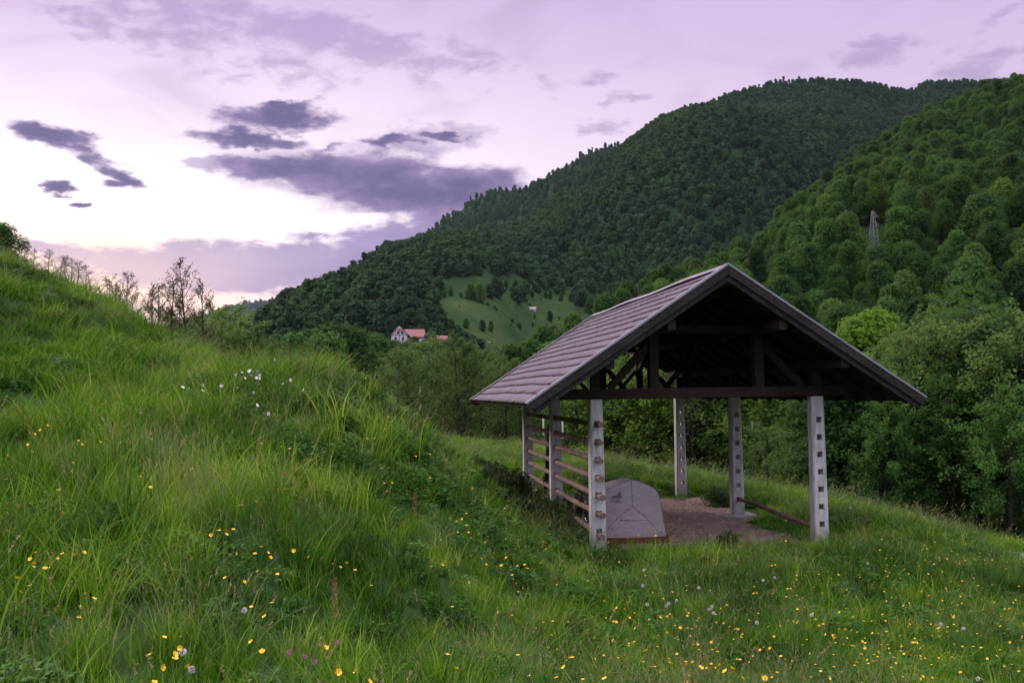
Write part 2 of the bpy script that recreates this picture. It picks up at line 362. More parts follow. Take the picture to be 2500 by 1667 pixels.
nx, ny = len(gx), len(gy); idx = np.arange(nx * ny).reshape(ny, nx)
Fq = np.stack([idx[:-1, :-1], idx[:-1, 1:], idx[1:, 1:], idx[1:, :-1]], -1).reshape(-1, 4)
m_, t = mat('ground'); pos = geo_pos(t)
n = t.noise(pos, 0.5, 6, 0.6); n2_ = t.noise(pos, 14, 4, 0.6)
c = t.ramp(t.m('ADD', t.m('MULTIPLY', n, 0.7), t.m('MULTIPLY', n2_, 0.3)), [(0.3, (0.016, 0.034, 0.012)), (0.5, (0.030, 0.066, 0.016)), (0.7, (0.06, 0.085, 0.028))])
b = t.node('ShaderNodeBsdfPrincipled', {'Base Color': c, 'Roughness': 0.95, 'Specular IOR Level': 0.1})
t.l.new(t.node('ShaderNodeBump', {'Height': n2_, 'Strength': 0.6, 'Distance': 0.04}).outputs[0], b.inputs['Normal'])
out(t, b.outputs[0]); M_ground = m_
tag(obj('ground', mesh('ground', np.stack([X.ravel(), Y.ravel(), Z.ravel()], -1), Fq, M_ground, smooth=True)), kind='structure')

# ------------------------------------------------------------------ instancing for uncountable stuff
def scatter(name, pts, rot, scl, ix, sources, label, cat):
    """one object whose points carry copies of the given source meshes (geometry nodes)"""
    col = bpy.data.collections.new(name + ' kinds')
    for i, me in enumerate(sources):
        so_ = bpy.data.objects.new('%s kind %02d' % (name, i), me); col.objects.link(so_)
    me = bpy.data.meshes.new(name); pts = np.asarray(pts, dtype=np.float32)
    me.vertices.add(len(pts)); me.vertices.foreach_set('co', pts.ravel())
    for an, ty, dat, key in (('rot', 'FLOAT_VECTOR', rot, 'vector'), ('scl', 'FLOAT_VECTOR', scl, 'vector'), ('ix', 'INT', ix, 'value')):
        a = me.attributes.new(an, ty, 'POINT'); a.data.foreach_set(key, np.asarray(dat, dtype=np.int32 if ty == 'INT' else np.float32).ravel())
    o = obj(name, me)
    g = bpy.data.node_groups.new(name, 'GeometryNodeTree')
    g.interface.new_socket('Geometry', in_out='INPUT', socket_type='NodeSocketGeometry'); g.interface.new_socket('Geometry', in_out='OUTPUT', socket_type='NodeSocketGeometry')
    N = g.nodes; gi = N.new('NodeGroupInput'); go = N.new('NodeGroupOutput'); ip = N.new('GeometryNodeInstanceOnPoints'); ci = N.new('GeometryNodeCollectionInfo')
    ci.inputs['Collection'].default_value = col; ci.inputs['Separate Children'].default_value = True; ci.inputs['Reset Children'].default_value = True
    def na(nm, ty):
        n_ = N.new('GeometryNodeInputNamedAttribute'); n_.data_type = ty; n_.inputs['Name'].default_value = nm; return n_.outputs['Attribute']
    ip.inputs['Pick Instance'].default_value = True
    L = g.links
    L.new(gi.outputs[0], ip.inputs['Points']); L.new(ci.outputs[0], ip.inputs['Instance']); L.new(na('ix', 'INT'), ip.inputs['Instance Index'])
    e2r = N.new('FunctionNodeEulerToRotation'); L.new(na('rot', 'FLOAT_VECTOR'), e2r.inputs[0]); L.new(e2r.outputs[0], ip.inputs['Rotation']); L.new(na('scl', 'FLOAT_VECTOR'), ip.inputs['Scale'])
    L.new(ip.outputs[0], go.inputs[0])
    md = o.modifiers.new('scatter', 'NODES'); md.node_group = g
    return tag(o, label, cat, kind='stuff')

# ------------------------------------------------------------------ grass tufts
def blades(n, h0, h1, wd, spread, lean, seed, segs=4, matl=None, droop=0.5, name='tuft', head=None):
    r = np.random.default_rng(seed); V = []; Fc = []; C = []; MI = []
    for i in range(n):
        a = r.random() * 6.283; rad = spread * math.sqrt(r.random()); bx, by = rad * math.cos(a), rad * math.sin(a)
        h = h0 + (h1 - h0) * r.random(); az_ = r.random() * 6.283; ln = lean * (0.4 + r.random()) * h; dr = droop * r.random() ** 1.5 * h
        dxy = np.array([math.cos(az_), math.sin(az_)]); fa = r.random() * 3.14; sdv = np.array([math.cos(fa), math.sin(fa)]); w0 = wd * (0.6 + 0.8 * r.random()); tone = r.random(); b0 = len(V)
        for k in range(segs + 1):
            tt = k / segs; off = ln * tt + dr * tt ** 3; z = h * (tt - 0.35 * (dr / h) * tt ** 3) - 0.03
            x, y = bx + dxy[0] * off, by + dxy[1] * off; ww = w0 * (1 - tt ** 1.6) * 0.5 + (0.0004 if k == segs else 0)
            V += [(x - sdv[0] * ww, y - sdv[1] * ww, z), (x + sdv[0] * ww, y + sdv[1] * ww, z)]; C += [(tone, tt, 0, 1)] * 2
            if k: Fc.append((b0 + 2 * k - 2, b0 + 2 * k - 1, b0 + 2 * k + 1, b0 + 2 * k)); MI.append(0)
        if head and r.random() < head:
            # seed head: a loose spindle of small faces at the tip
            top = np.array([x, y, z]); L_ = 0.05 + 0.06 * r.random()
            for q in range(9):
                s_ = q / 9; pz = top + np.array([dxy[0] * .3 * L_ * s_, dxy[1] * .3 * L_ * s_, L_ * s_ - .02]); e = r.normal(0, 1, 3) * 0.0045 * (1 - abs(s_ - .4))
                e2 = r.normal(0, 1, 3) * 0.006; b1 = len(V); V += [tuple(pz), tuple(pz + e), tuple(pz + e2 + (0, 0, .012)), tuple(pz - e * .6 + (0, 0, .014))]; C += [(tone, 1, 0, 1)] * 4
                Fc.append((b1, b1 + 1, b1 + 2, b1 + 3)); MI.append(1)
    me = mesh(name, V, np.array(Fc), matl if isinstance(matl, list) else [matl], MI)
    ca = me.color_attributes.new('vc', 'FLOAT_COLOR', 'POINT'); ca.data.foreach_set('color', np.array(C, dtype=np.float32).ravel())
    return me
def leafy(n, h, spread, ls, seed, matl, name='herb'):
    """low plant: many small pointed leaves on short stems"""
    r = np.random.default_rng(seed); V = []; Fc = []; C = []
    for i in range(n):
        a = r.random() * 6.283; rad = spread * math.sqrt(r.random()); z = h * (0.15 + 0.85 * r.random()) * (1 - 0.4 * rad / spread)
        c = np.array([rad * math.cos(a), rad * math.sin(a), z]); ax = np.array([math.cos(a + r.normal(0, .8)), math.sin(a + r.normal(0, .8)), r.normal(0.15, .35)]); ax /= np.linalg.norm(ax)
        sd_ = np.cross(ax, [0, 0, 1]); sd_ /= np.linalg.norm(sd_) + 1e-6; L_ = ls * (0.6 + r.random()); w_ = L_ * .33; nn = np.cross(sd_, ax); tone = r.random(); b0 = len(V)
        V += [tuple(c - ax * L_ * .5), tuple(c + sd_ * w_ + nn * .15 * L_), tuple(c + ax * L_ * .5 - nn * .1 * L_), tuple(c - sd_ * w_ + nn * .15 * L_)]; C += [(tone, .5, 0, 1)] * 4
        Fc.append((b0, b0 + 1, b0 + 2, b0 + 3))
    me = mesh(name, V, np.array(Fc), [matl]); ca = me.color_attributes.new('vc', 'FLOAT_COLOR', 'POINT'); ca.data.foreach_set('color', np.array(C, dtype=np.float32).ravel())
    return me
tufts = [blades(34, .22, .50, .011, .13, .22, 1, matl=M_grass, droop=.35), blades(34, .25, .55, .0115, .14, .2, 2, matl=M_grass, droop=.4), blades(38, .18, .42, .009, .13, .3, 3, matl=M_grass),   # 0-2 usual
         blades(26, .45, .80, .011, .12, .18, 4, segs=6, matl=M_grass, droop=.7), blades(26, .40, .75, .012, .12, .22, 5, segs=6, matl=M_grass, droop=.9),                    # 3-4 tall, arching
         blades(20, .40, .75, .007, .13, .25, 6, segs=5, matl=[M_grass_pale, M_straw], droop=.9, head=.35), blades(18, .45, .85, .006, .15, .2, 7, segs=5, matl=[M_grass_pale, M_straw], droop=.7, head=.45),  # 5-6 pale, seeding
         leafy(90, .26, .14, .042, 8, M_herb), leafy(80, .34, .15, .055, 9, M_herb), leafy(100, .18, .15, .034, 10, M_herb),                                               # 7-9 herbs
         blades(9, .4, .7, .004, .12, .2, 11, matl=[M_straw, M_straw], droop=.3, head=1.0),                                                                             # 10 straw
         blades(60, .06, .18, .006, .14, .6, 12, segs=3, matl=M_grass), leafy(9, .34, .10, .15, 13, M_herb)]                                                            # 11 turf, 12 broad dock leaves
def floor_mask(x, y):
    """1 on the bare floor of the shed"""
    u, v = toB(x, y); e = (fbm(x * 1.3, y * 1.3, 3, 11) - .5) * 1.6
    d = np.maximum.reduce([0.35 - u, u - 4.2 - .5 * sstep(3, 5, v), 0.15 - v, v - 8.6]) + e * .6
    return 1 - sstep(-0.25, 0.25, d)
N0 = 170000
yy = np.sqrt(rng.random(N0)) * 52 + 1.0
xx = (rng.random(N0) * 2 - 1) * (0.60 * yy + 2.5)
dens_area = N0 / (52 ** 2 * .6 * 2 / 2 + 2.5 * 2 * 52)         # per m2, roughly
want = np.where(yy < 8, 54.0, 54.0 * (8 / yy) ** 0.75)
keep = rng.random(N0) < want / dens_area * 0.9
xx, yy = xx[keep], yy[keep]
fm = floor_mask(xx, yy)
TRK = [q for q in (hit(2360, 1342), hit(2425, 1352), hit(2500, 1366), hit(2600, 1384), hit(2750, 1412), hit(2900, 1440)) if q is not None]
_tx = np.array([q[0] for q in TRK]); _ty = np.array([q[1] for q in TRK])
keep = rng.random(len(xx)) > fm * 0.985
keep &= ~((xx > _tx[0] + .6) & (np.abs(yy - np.interp(xx, _tx, _ty)) < .55) | ((xx > _tx[1]) & (yy < np.interp(xx, _tx, _ty)) & (yy > np.interp(xx, _tx, _ty) - 2.2) & (rng.random(len(xx)) < .85)))
xx, yy = xx[keep], yy[keep]; fm = fm[keep]
zz = hgt(xx, yy)
keep = (zz > EYE[2] - 10) & (np.hypot(xx, yy) > 1.6)
# nothing on steep backs that the valley hides, and no grass below the river bank
keep &= zz > -3.2
xx, yy, zz, fm = xx[keep], yy[keep], zz[keep], fm[keep]
n_a = fbm(xx * .35, yy * .35, 4, 21); n_b = fbm(xx * .8, yy * .8, 3, 31); n_c = fbm(xx * .22, yy * .22, 3, 41); rr = rng.random(len(xx))
ix = rng.integers(0, 3, len(xx))
onbank = sstep(1.0, 1.9, zz)
tall = (fbm(xx * .9, yy * .9, 2, 61) > .50) & (rr < .40) & (onbank > .3); ix[tall] = rng.integers(3, 5, tall.sum())
pale = (n_b > .54) & (rr > .4) & (rr < .64); ix[pale] = rng.integers(5, 7, pale.sum())
u_, v_ = toB(xx, yy)
gully = np.exp(-(((u_ + 2.2) / 1.8) ** 2)) * (v_ > -4) * (v_ < 12)
dzx = (hgt(xx + .5, yy, False) - hgt(xx - .5, yy, False)); bank = sstep(.20, .42, -dzx) * (yy > 12.5) * (zz < 3.3) * (zz > .2)
herb = ((rr > .70) & (fbm(xx * .6, yy * .6, 2, 91) > .44)) | (rng.random(len(xx)) < np.maximum(gully * .45, bank * .62)); ix[herb] = rng.integers(7, 10, herb.sum())
st = rng.random(len(xx)) < .012 + .03 * (n_b > .62); ix[st] = 10
near_floor = (v_ > -.9) & (v_ < 9.5) & (u_ > -.2) & (u_ < 5.2); ix[near_floor & (rr < .75)] = 11
sc = (0.75 + .5 * rng.random(len(xx))) * (0.75 + .55 * n_a)
sc *= np.where(near_floor, .75, 1.0)
n_d = fbm(xx * 2.6, yy * 2.6, 2, 71); sc = sc * (.62 + .8 * n_d)
hs = sc * (0.66 + .22 * onbank) * (0.6 + .8 * n_b)
hs *= 1 - .35 * sstep(15.5, 19, yy) * (zz > 2)
ws = np.maximum(sc, .8) * (1 + np.clip((yy - 10) / 22, 0, 1.2))
lean = rng.normal(0, .13, (len(xx), 2))
scatter('meadow_grass', np.c_[xx, yy, zz], np.c_[lean[:, 0] + .05, lean[:, 1] - .04, rng.random(len(xx)) * 6.283], np.c_[ws, ws, hs], ix, tufts,
        'long green meadow grass with seed heads covering the slope and terrace', 'grass')
print('tufts', len(xx))

exec_parts = True
# ------------------------------------------------------------------ tree meshes
def leaf_cloud(c, rad, n, size, r, flat=1.0, norm_mix=.6):
    """n leaf faces on the shells of the lobes c (k x 3) with radii rad"""
    k = len(c); p = rad ** 2 / (rad ** 2).sum(); li = r.choice(k, n, p=p)
    d = r.normal(0, 1, (n, 3)); d /= np.linalg.norm(d, axis=1)[:, None]
    d[:, 2] = np.where((d[:, 2] < -.35) & (r.random(n) < .5), -d[:, 2] * .6, d[:, 2]); d /= np.linalg.norm(d, axis=1)[:, None]
    rr_ = rad[li] * (1.18 - .55 * r.random(n) ** 1.4)
    # ragged, small sub-bumps
    bump = 1 + .16 * np.sin(d[:, 0] * 9 + li) * np.sin(d[:, 1] * 8 + 2 * li) * np.sin(d[:, 2] * 9 + 3 * li)
    P = c[li] + d * (rr_ * bump)[:, None] * np.array([1, 1, flat])
    nn = d * norm_mix + r.normal(0, 1, (n, 3)) * (1 - norm_mix); nn[:, 2] += .25; nn /= np.linalg.norm(nn, axis=1)[:, None]
    a = np.cross(nn, r.normal(0, 1, (n, 3))); a /= np.linalg.norm(a, axis=1)[:, None] + 1e-9; b_ = np.cross(nn, a)
    s = size * (.55 + .9 * r.random(n)); s2 = s * (.45 + .4 * r.random(n))
    V = np.stack([P - a * s[:, None], P + b_ * s2[:, None], P + a * s[:, None], P - b_ * s2[:, None]], 1)
    V += r.normal(0, 1, V.shape) * (size * .12)
    return V.reshape(-1, 3), np.arange(n * 4).reshape(-1, 4)
def lobes(r, H, W_, base, k, shape='round'):
    c = []; rad = []
    for i in range(k):
        t_ = (i + .5) / k; z = base + (H - base) * (t_ ** .85); q = (z - base) / (H - base)
        env = W_ * (math.sin(math.pi * min(1, (.12 + .82 * q)) ** (.8)) ** .7 if shape == 'round' else (1 - q) ** .75 * .9 + .12)
        a = i * 2.4 + r.random() * .8; rr_ = (.24 + .18 * r.random()) * W_ * (1.1 if shape == 'round' else .75); of = max(0, env - rr_) * (.55 + .45 * r.random())
        c.append((of * math.cos(a), of * math.sin(a), min(z, H - rr_ * .8))); rad.append(rr_)
    return np.array(c), np.array(rad)
def dense_tree(seed, H, W_, n, size, k=16, base=.18, shape='round'):
    r = np.random.default_rng(seed); c, rad = lobes(r, H, W_, H * base, k, shape)
    c[:, :2] += r.normal(0, .09 * W_, (len(c), 2)); rad = rad * (.62 + .62 * r.random(len(rad)))
    V, Fq_ = leaf_cloud(c, rad, n, size, r); 
    mb = MB(); mb.tube([(0, 0, -1.5), (0.05, 0, H * .2), (.1, .05, H * .45), (0, 0, H * .8)], [H * .022, H * .018, H * .013, H * .004], 7)
    for i in range(0, len(c), 2): 
        z0 = max(H * .15, c[i][2] - abs(c[i][0]) - abs(c[i][1]) * .6); z0 = min(z0, H * .7); mb.tube([(0.05, 0, z0), tuple(c[i] * [.6, .6, 1] * np.array([1, 1, .93])), tuple(c[i])], [H * .008, H * .005, H * .002], 5, False)
    return (V, Fq_), mb
def airy_tree(seed, H, W_, n_br=46, leaf=.05, per=60, start=.18, up_=.75, trunk=.016):
    """slender tree: straight trunk, ascending fine branches, small leaves along the twigs"""
    r = np.random.default_rng(seed); mb = MB(); tr = [(0, 0, -1.5)]
    x = y = 0
    for i in range(1, 9): x += r.normal(0, .012 * H); y += r.normal(0, .012 * H); tr.append((x * (i / 8), y * (i / 8), H * i / 8))
    mb.tube(tr, [H * trunk * (1 - .93 * i / 8) + .006 for i in range(9)], 6)
    T = np.array(tr[0:]); T[0, 2] = 0
    P = []
    for i in range(n_br):
        q = start + (1 - start) * (i + r.random()) / n_br; z = q * H; k = min(7, int(q * 8)); f = q * 8 - k; b0 = T[k] * (1 - f) + T[k + 1] * f
        a = r.random() * 6.283; L_ = W_ * (math.sin(math.pi * min(1, .22 + .72 * (q - start) / (1 - start)) ** .9) ** .8) * (.7 + .5 * r.random()) + .12
        d = np.array([math.cos(a), math.sin(a), up_ * (.5 + .7 * r.random())]); pts = [b0]
        for s in range(1, 5): d = d + r.normal(0, .12, 3) + (0, 0, .05); pts.append(pts[-1] + d / np.linalg.norm(d) * L_ / 4)
        mb.tube(pts, [.006 * H * (1 - q * .6) * (1 - .8 * s / 4) * .6 + .004 for s in range(5)], 4, False)
        for s in range(7):
            w_ = .25 + .75 * r.random(); kk = min(3, int(w_ * 4)); g = w_ * 4 - kk; p0 = pts[kk] * (1 - g) + pts[kk + 1] * g
            td = d / np.linalg.norm(d) + r.normal(0, .65, 3); td /= np.linalg.norm(td); tl = L_ * (.18 + .25 * r.random()); p1 = p0 + td * tl
            mb.tube([p0, p1], [.006, .003], 3, False)
            m = max(1, int(per / 7)); tt = r.random(m)[:, None]; P.append(p0 + (p1 - p0) * tt + r.normal(0, .07 + .02 * L_, (m, 3)))
    P = np.concatenate(P); n = len(P); nn = r.normal(0, 1, (n, 3)); nn[:, 2] = np.abs(nn[:, 2]) + .3; nn /= np.linalg.norm(nn, axis=1)[:, None]
    a = np.cross(nn, r.normal(0, 1, (n, 3))); a /= np.linalg.norm(a, axis=1)[:, None]; b_ = np.cross(nn, a); s = leaf * (.6 + .8 * r.random(n))
    V = np.stack([P - a * s[:, None], P + b_ * s[:, None] * .7, P + a * s[:, None], P - b_ * s[:, None] * .7], 1).reshape(-1, 3)
    return (V, np.arange(n * 4).reshape(-1, 4)), mb
def tree_proto(name, gen, lm, bm):
    (V, Fq_), mb = gen
    return (mesh('crown', V, Fq_, [lm]), mesh('trunk', mb.V, mb.Fc, [bm], smooth=True))
def merged(name, gen, lm, bm):
    (V, Fq_), mb = gen
    return mesh(name, np.r_[V, np.array(mb.V)], [tuple(f) for f in Fq_] + [tuple(i + len(V) for i in f) for f in mb.Fc], [lm, bm], [0] * len(Fq_) + [1] * len(mb.Fc))
P_dense = [tree_proto('d', dense_tree(100 + i, 11, 3.6 + .5 * (i % 2), 16000, .13, 20 + 3 * i), M_leaf_dense, M_bark) for i in range(4)]
P_yellow = [tree_proto('y', dense_tree(120, 9, 3.1, 14000, .13, 18), M_leaf_yellow, M_bark)]
P_airy = [tree_proto('a', airy_tree(140 + i, 9, 1.9 + .3 * i, 54, .055, 110, start=.26), M_leaf_airy, M_bark_dark) for i in range(3)]
P_spring = [tree_proto('s', airy_tree(150 + i, 8, 2.3, 64, .075, 190, start=.12), M_leaf_spring, M_bark_dark) for i in range(2)]
P_bare = [tree_proto('b', airy_tree(160 + i, 7, 1.15, 40, .042, 30, start=.40, up_=.8, trunk=.013), M_leaf_sky, M_bark_dark) for i in range(3)]
B_mid = [merged('broadleaf_tree', dense_tree(200 + i, 12 + (i % 3), 4.2 - .25 * i, 8500, .20, 26 + 4 * i, base=.10), M_leaf_dense, M_bark) for i in range(5)]
M_leaf_fresh = foliage_mat('leaves_fresh', (.05, .10, .026), (.075, .135, .03), (.12, .17, .036))
M_leaf_green = foliage_mat('leaves_green', (.040, .092, .026), (.066, .145, .032), (.11, .20, .036), fine=2.0, trans=.4)
B_midy = [merged('broadleaf_tree', dense_tree(220 + i, 12, 3.6, 8000, .19, 26, base=.12), M_leaf_fresh, M_bark) for i in range(2)]
B_far = [merged('far', dense_tree(240 + i, 10 + (i % 3), 4.8 - .3 * i, 900, .75, 12 + 2 * i, base=.05), M_leaf_far, M_bark) for i in range(6)]
B_con = [merged('con', dense_tree(250, 14, 3.0, 700, .7, 14, base=.05, shape='cone'), M_leaf_far, M_bark)]

P_leafy = [tree_proto('l', airy_tree(170 + i, 10, 2.3, 64, .065, 210, start=.34, up_=.5, trunk=.017), M_leaf_green, M_bark_dark) for i in range(3)]
def place_tree(kind, protos, k, x, y, h, label, group, z=None, wide=1.0, H0=9.0):
    cr, tk = protos[k % len(protos)]; z = float(hgt(np.array([x]), np.array([y]))[0]) if z is None else z
    e = empty(kind, (x, y, z), random.random() * 6.28); s = h / H0; e.scale = (s * wide, s * wide, s)
    obj('trunk', tk, e); obj('crown', cr, e); return tag(e, label, 'tree', group)
def to_px(P):
    d = P - EYE; x, y, z = d[:, 0], d[:, 1], d[:, 2]
    y2 = y * math.cos(PITCH) + z * math.sin(PITCH); z2 = -y * math.sin(PITCH) + z * math.cos(PITCH)
    Xp, Yp = F * x / y2, -F * z2 / y2; c, s = math.cos(ROLL), math.sin(ROLL)
    return 1250 + Xp * c + Yp * s, 833.5 - Xp * s + Yp * c
def blob(px, py, cx, cy, rx, ry): return ((px - cx) / rx) ** 2 + ((py - cy) / ry) ** 2 < 1
def mead(px, py, P):
    nz = fbm(px * .02, py * .03, 3, 3)
    m = blob(px, py, 1265, 790, 230, 55) | blob(px, py, 1250, 725, 200, 52) | blob(px, py, 1380, 765, 120, 60) | blob(px, py, 1160, 700, 110, 24) | blob(px, py, 1250, 860, 90, 26)
    return m & (nz < .74) & (P[:, 1] < 800)
# ------------------------------------------------------------------ hills
m_, t = mat('hillside'); pos = geo_pos(t)
nn_ = t.noise(pos, 0.02, 5, .6); n3_ = t.noise(t.mapping(pos, (.5, 2.2, 1)), 0.25, 5, .7)
cc = t.ramp(t.m('ADD', t.m('MULTIPLY', nn_, .6), t.m('MULTIPLY', n3_, .4)), [(.36, (.015, .034, .014)), (.5, (.030, .060, .020)), (.64, (.066, .084, .034))])
cc = t.mix(t.node('ShaderNodeSeparateColor', {0: t.node('ShaderNodeAttribute', attribute_name='open').outputs['Color']}).outputs[0], (.016, .034, .014), cc)
out(t, t.node('ShaderNodeBsdfPrincipled', {'Base Color': cc, 'Roughness': 1.0, 'Specular IOR Level': .05}).outputs[0]); M_hill = m_
SURF = {}
def surf(name, px, py):
    """point of a hill's ground seen at a pixel of the photograph"""
    g, P = SURF[name]; d2 = ((g - (px, py)) ** 2).sum(1); k = np.argsort(d2)[:4]; w_ = 1 / (d2[k] + 1); return (P[k] * w_[:, None]).sum(0) / w_.sum()
def hill(name, rows, canopy, back=0.35, step=12, rough=0.0, seed=0, bulge=0.0, open_=None):
    """rows from foot to ridge: lists of (px, py, depth). A surface through them, its far side falling away behind the ridge. Returns a sampler of the front."""
    p0 = min(r_[0][0] for r_ in rows); p1 = max(r_[-1][0] for r_ in rows); pxs = np.arange(p0, p1 + step, step)
    C_ = []
    for i, r_ in enumerate(rows):
        a = np.array(r_, float); py = np.interp(pxs, a[:, 0], a[:, 1]); dp = np.exp(np.interp(pxs, a[:, 0], np.log(a[:, 2])))
        P = np.array([at(x, y, d) for x, y, d in zip(pxs, py, dp)]); P[:, 2] -= canopy * (1 if i == len(rows) - 1 else .8); C_.append(P)
    G = []
    K = 14
    for i in range(len(C_) - 1):
        for k in range(K + (i == len(C_) - 2)):
            f = k / K; G.append(C_[i] * (1 - f) + C_[i + 1] * f)
    G = np.array(G); nr = len(G); q = np.linspace(0, 1, nr)[:, None]
    env = np.sin(np.pi * np.clip(q, 0, 1)) ** 1.1
    ridge_n = fbm(G[:, :, 0] * rough[1] + 31, G[:, :, 1] * rough[1] * .35, 4, seed) - .5 if rough else 0
    if rough: G[:, :, 2] += ridge_n * rough[0] * env
    G[:, :, 2] += bulge * np.sin(np.pi * q)
    bk = []
    for k in range(1, 5): Pn = G[-1].copy(); dd = Pn[:, 1] * back * k / 4; Pn[:, 1] += dd; Pn[:, 0] *= 1 + back * k / 4; Pn[:, 2] -= (Pn[:, 2] + 20) * (k / 4) ** .8; bk.append(Pn)
    A = np.concatenate([G, np.array(bk)]); ny_, nx_ = A.shape[:2]; id_ = np.arange(nx_ * ny_).reshape(ny_, nx_)
    Fh = np.stack([id_[:-1, :-1], id_[:-1, 1:], id_[1:, 1:], id_[1:, :-1]], -1).reshape(-1, 4)
    me = mesh(name, A.reshape(-1, 3), Fh, M_hill, smooth=True); AA = A.reshape(-1, 3)
    ca = me.color_attributes.new('open', 'FLOAT_COLOR', 'POINT'); oc = np.zeros((len(AA), 4), dtype=np.float32)
    if open_ is not None: oc[:, 0] = open_(*to_px(AA), AA)
    ca.data.foreach_set('color', oc.ravel())
    tag(obj(name, me), kind='structure')
    gpx = np.stack(to_px(G.reshape(-1, 3) ), -1)
    SURF[name] = (gpx, G.reshape(-1, 3))
    def sample(n, r):
        # area-true sampling of the front
        a, b_, c_, d_ = G[:-1, :-1], G[:-1, 1:], G[1:, 1:], G[1:, :-1]; ar = np.linalg.norm(np.cross(b_ - a, d_ - a), axis=-1) + 1e-3
        pr = (ar / ar.sum()).ravel(); ch = r.choice(len(pr), n, p=pr); i, j = np.unravel_index(ch, ar.shape); fu, fv = r.random(n)[:, None], r.random(n)[:, None]
        return (a[i, j] * (1 - fu) + b_[i, j] * fu) * (1 - fv) + (d_[i, j] * (1 - fu) + c_[i, j] * fu) * fv, ar.sum()
    return sample
main_ridge = [(700, 880, 1250), (850, 770, 1300), (900, 715, 1320), (950, 655, 1353), (1030, 650, 1369), (1100, 634, 1402), (1200, 590, 1452), (1290, 543, 1501), (1400, 460, 1551), (1460, 404, 1570), (1515, 366, 1584), (1560, 334, 1600), (1600, 308, 1617), (1680, 272, 1633), (1750, 242, 1650), (1810, 218, 1650), (1890, 198, 1683), (2020, 190, 1732),
              (2130, 200, 1782), (2200, 216, 1815), (2235, 218, 1815), (2262, 196, 1815), (2330, 197, 1815), (2420, 196, 1848), (2500, 190, 1864), (2900, 185, 1980)]
S_main = hill('hill_main', [[(700, 960, 330), (1500, 950, 330), (2900, 940, 420)], [(700, 840, 430), (1000, 842, 430), (1300, 850, 410), (1500, 850, 410), (2900, 700, 500)], [(700, 900, 560), (950, 800, 560), (1100, 700, 580), (1400, 700, 580), (1600, 660, 640), (2200, 520, 850), (2900, 450, 900)], main_ridge],
              9, rough=(430, .0030), seed=5, open_=mead)
S_m1 = hill('hill_shoulder', [[(800, 760, 1700), (1600, 700, 1700)], [(860, 700, 2500), (905, 665, 2500), (935, 640, 2500), (955, 618, 2500), (1020, 575, 2500), (1080, 535, 2500), (1120, 510, 2500), (1150, 485, 2500), (1180, 470, 2500), (1222, 459, 2500), (1280, 457, 2500), (1340, 445, 2500), (1600, 420, 2500)]], 9, rough=(80, .004), seed=8)
S_m2 = hill('hill_crag', [[(1000, 720, 1500), (1600, 600, 1500)], [(1000, 640, 2150), (1100, 585, 2150), (1170, 520, 2150), (1230, 478, 2150), (1290, 450, 2150), (1371, 402, 2150), (1435, 367, 2150), (1490, 347, 2150), (1515, 350, 2150), (1600, 360, 2150)]], 9, rough=(80, .004), seed=9)
S_f1 = hill('hill_far', [[(700, 760, 3200), (1100, 740, 3200)], [(700, 730, 4300), (800, 695, 4300), (860, 670, 4300), (925, 655, 4300), (1100, 640, 4300)]], 10, rough=(30, .004), seed=10)
S_f2 = hill('hill_farthest', [[(350, 830, 5500), (900, 830, 5500)], [(350, 850, 7000), (430, 800, 7000), (500, 768, 7000), (560, 746, 7000), (640, 731, 7000), (750, 725, 7000), (900, 720, 7000)]], 10, rough=(30, .003), seed=12)
S_knob = hill('hill_knob', [[(450, 960, 270), (800, 960, 270), (1075, 960, 290)], [(450, 870, 360), (620, 860, 360), (1000, 845, 380), (1075, 850, 400)], [(450, 860, 480), (560, 825, 480), (600, 792, 480), (640, 754, 480), (700, 710, 480), (760, 690, 490), (860, 684, 500), (930, 658, 520), (990, 645, 540), (1030, 668, 550), (1055, 705, 545), (1075, 770, 500)]], 8, rough=(22, .015), seed=14)
S_right = hill('hill_right', [[(1150, 1050, 95), (1600, 1060, 90), (2200, 1120, 75), (3000, 1150, 65)], [(1150, 950, 150), (1600, 880, 150), (2200, 800, 150), (3000, 700, 150)],
                [(1150, 940, 170), (1250, 895, 180), (1380, 832, 200), (1480, 752, 230), (1560, 706, 250), (1640, 672, 270), (1760, 655, 300), (1830, 612, 330), (1900, 548, 380), (1980, 492, 420), (2060, 414, 470), (2150, 358, 510), (2230, 305, 550), (2330, 255, 600), (2420, 218, 620), (2500, 198, 650), (3000, 120, 700)]], 10, rough=(75, .011), seed=16)
rf = np.random.default_rng(99)
fp = []; fs = []; fi = []
def forest(S, per_m2, smin, smax, meadow=None, con=.02):
    P, A = S(1000, rf); P, A = S(int(A * per_m2), rf); px, py = to_px(P)
    k = (px > -250) & (px < 2750)
    if meadow is not None: k &= ~meadow(px, py, P)
    P = P[k]; s = smin + (smax - smin) * rf.random(len(P)); P[:, 2] -= 1.0
    i = rf.integers(0, 6, len(P)); i[rf.random(len(P)) < con] = 6
    fp.append(P); fs.append(s); fi.append(i); return P
n_m = forest(S_main, .0180, .60, 1.15, mead, .06)
forest(S_m1, .004, .9, 1.4); forest(S_m2, .005, .8, 1.3); forest(S_f1, .0016, 1.2, 1.9); forest(S_f2, .0006, 1.6, 2.6)
forest(S_knob, .022, .60, .95, lambda px, py, P: blob(px, py, 1250, 860, 60, 22) | blob(px, py, 995, 862, 62, 26) | blob(px, py, 1085, 862, 30, 24))
